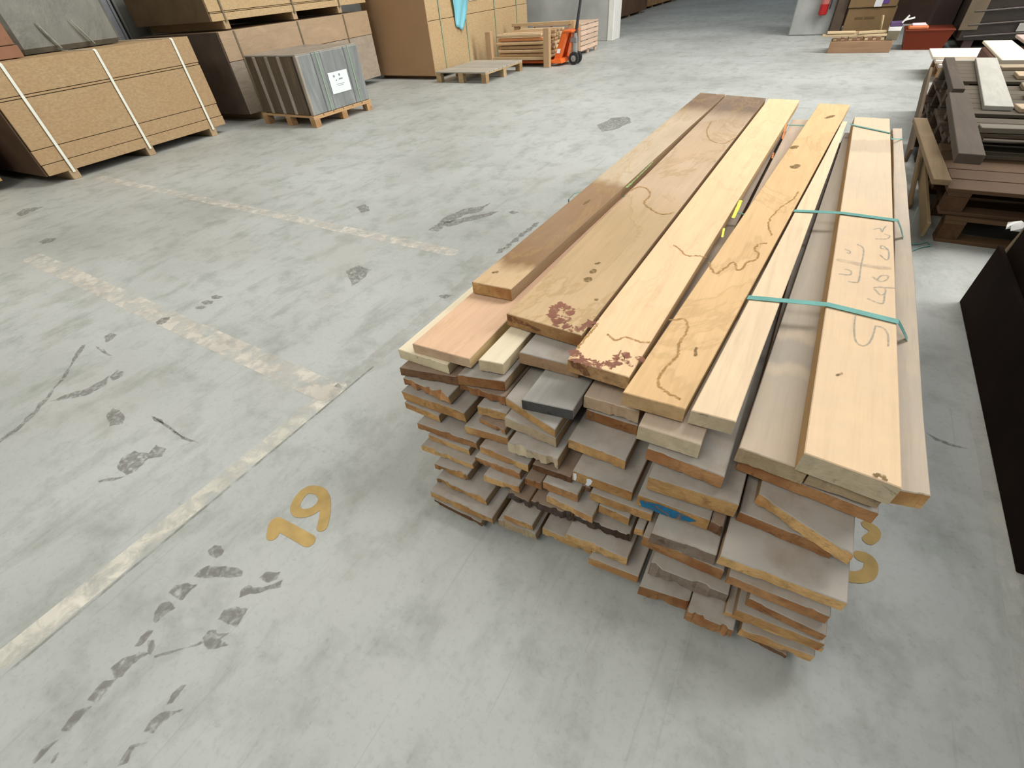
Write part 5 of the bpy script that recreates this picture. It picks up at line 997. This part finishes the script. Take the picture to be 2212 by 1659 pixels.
solid('scrap_plank', MB().bar((0.69, 3.95, .01), (0.69, 4.70, .265), .018, .05, upv=(0, -.3, 1)), wood('lath_brown', (0.22, 0.155, 0.085), axis='y'), (0.695, 3.95, .0), 'thin brown lath leaning crosswise beside the near pallets', 'plank')
solid('scrap_plank', MB().bar((0.83, 5.15, .464), (0.875, 6.6, .464), .075, .05), wood('dark_plank', (0.10, 0.078, 0.06), axis='y'), (0.83, 5.15, .439), 'dark plank along the left edge of the rear stack', 'plank')
solid('scrap_plank', MB().bar((0.70, 5.0, .04), (0.735, 6.3, .40), .022, .12, upv=(0, -.3, 1)), wood('leaning_plank', (0.14, 0.10, 0.065), axis='y'), (0.725, 5.0, .0), 'brown plank leaning against the rear pallet stack', 'plank')
for k, (x0, x1, y0, y1, z) in enumerate(((1.22, 1.82, 5.05, 5.20, .452), (1.25, 1.85, 5.4, 5.56, .452), (1.28, 1.9, 5.85, 6.05, .452), (1.22, 1.8, 6.25, 6.4, .452), (1.12, 1.7, 4.70, 4.85, .452))):
    solid('scrap_board', MB().box(x0, x1, y0, y1, z - .014, z + .012, .003, .05 * (k - 2)), wood('tan_scrap_%d' % (k % 2), ((0.52, 0.40, 0.27), (0.34, 0.27, 0.19))[k % 2], axis='x'), (x0, y0, z - .014),
          '%s scrap board lying across the right pallet stacks' % ('nearest brownish', 'second', 'middle', 'fourth', 'short tan')[k], 'board', 'scrap boards on the right pallets')
solid('cream_board', MB().box(1.33, 1.58, 6.85, 8.28, .395, .42, .004), wood('cream_board', (0.76, 0.68, 0.52), axis='y'), (1.45, 7.5, .395), 'cream-white board at the right picture edge', 'board')
solid('trestle_block', MB().box(1.30, 1.7, 7.1, 8.0, .151, .394, .01), wood('dark_block', (0.13, 0.06, 0.045), axis='y'), (1.5, 7.5, .151), 'dark red-brown timber block under the cream board', 'block')
solid('grey_board', MB().box(1.63, 1.9, 6.95, 8.5, .42, .445, .004), wood('mauve_board', (0.46, 0.36, 0.32), axis='y'), (1.75, 7.7, .42), 'mauve-grey board right of the cream board', 'board')
solid('trestle_block', MB().box(1.72, 1.95, 7.1, 8.0, .151, .419, .01), wood('dark_block', (0.13, 0.06, 0.045), axis='y'), (1.8, 7.5, .151), 'dark timber block under the mauve board', 'block')
WHB = wood('white_board', (0.80, 0.72, 0.62), axis='x')
for k, (x0, x1, y0, y1, z) in enumerate(((1.04, 1.62, 8.34, 9.0, .152), (1.0, 1.7, 8.42, 9.1, .183), (.96, 1.9, 8.5, 9.18, .214))):
    solid('white_board', MB().box(x0, x1, y0, y1, z, z + .028, .003), WHB, (x0, y0, z), ('lowest', 'middle', 'uppermost')[k] + ' of three whitish boards stacked on a pallet at right', 'board')

# big dark pack at the right picture edge
dp = thing('dark_pack', (1.55, 1.97, 0), 'nearly black board pack at the right picture edge', 'board pack')
DKP = plain('black_brown_board', (0.014, 0.008, 0.006), 0.9, vary=0.3, scale=4, spec=0.08)
part('board_bundle', MB().box(.90, 2.3, 1.20, 2.74, .08, .42, .01), DKP, dp)
part('board_bundle', MB().box(.905, 2.3, 1.20, 2.74, .43, .95, .01), DKP, dp)
for y in (1.26, 1.98, 2.66): part('bearer', MB().box(.87, 2.25, y - .06, y + .06, 0, .08, .004), DKP, dp)
part('side_board', MB().box(.866, .884, 1.19, 2.76, .0, .30, .003), DKP, dp)
part('corner_lath', MB().bar((.90, 2.765, .03), (.975, 2.80, .75), .03, .04), wood('lath', (0.20, 0.16, 0.11), axis='z'), dp, 'thin upright lath')
part('pale_tape', MB().box(.899, .9035, 2.15, 2.5, .235, .25, .0005), plain('pale_tape', (0.32, 0.31, 0.28), 0.6), dp)
wp = thing('torn_film', (1.02, 2.95, 0.30), 'torn scrap of whitish film between dark pack and pallets', 'film')
fv = []; ff = []
for a in range(6):
    for b_ in range(4):
        fv.append((.90 + a * .045, 2.85 + b_ * .03 + .01 * math.sin(a * 2.1), .335 + .018 * math.sin(a * 1.7 + b_ * 2.2)))
for a in range(5):
    for b_ in range(3): ff.append((a * 4 + b_, a * 4 + b_ + 1, (a + 1) * 4 + b_ + 1, (a + 1) * 4 + b_))
part('film_scrap', MB().add(fv, ff), plain('whitish_film', (0.42, 0.42, 0.40), 0.3), wp, smooth=True)
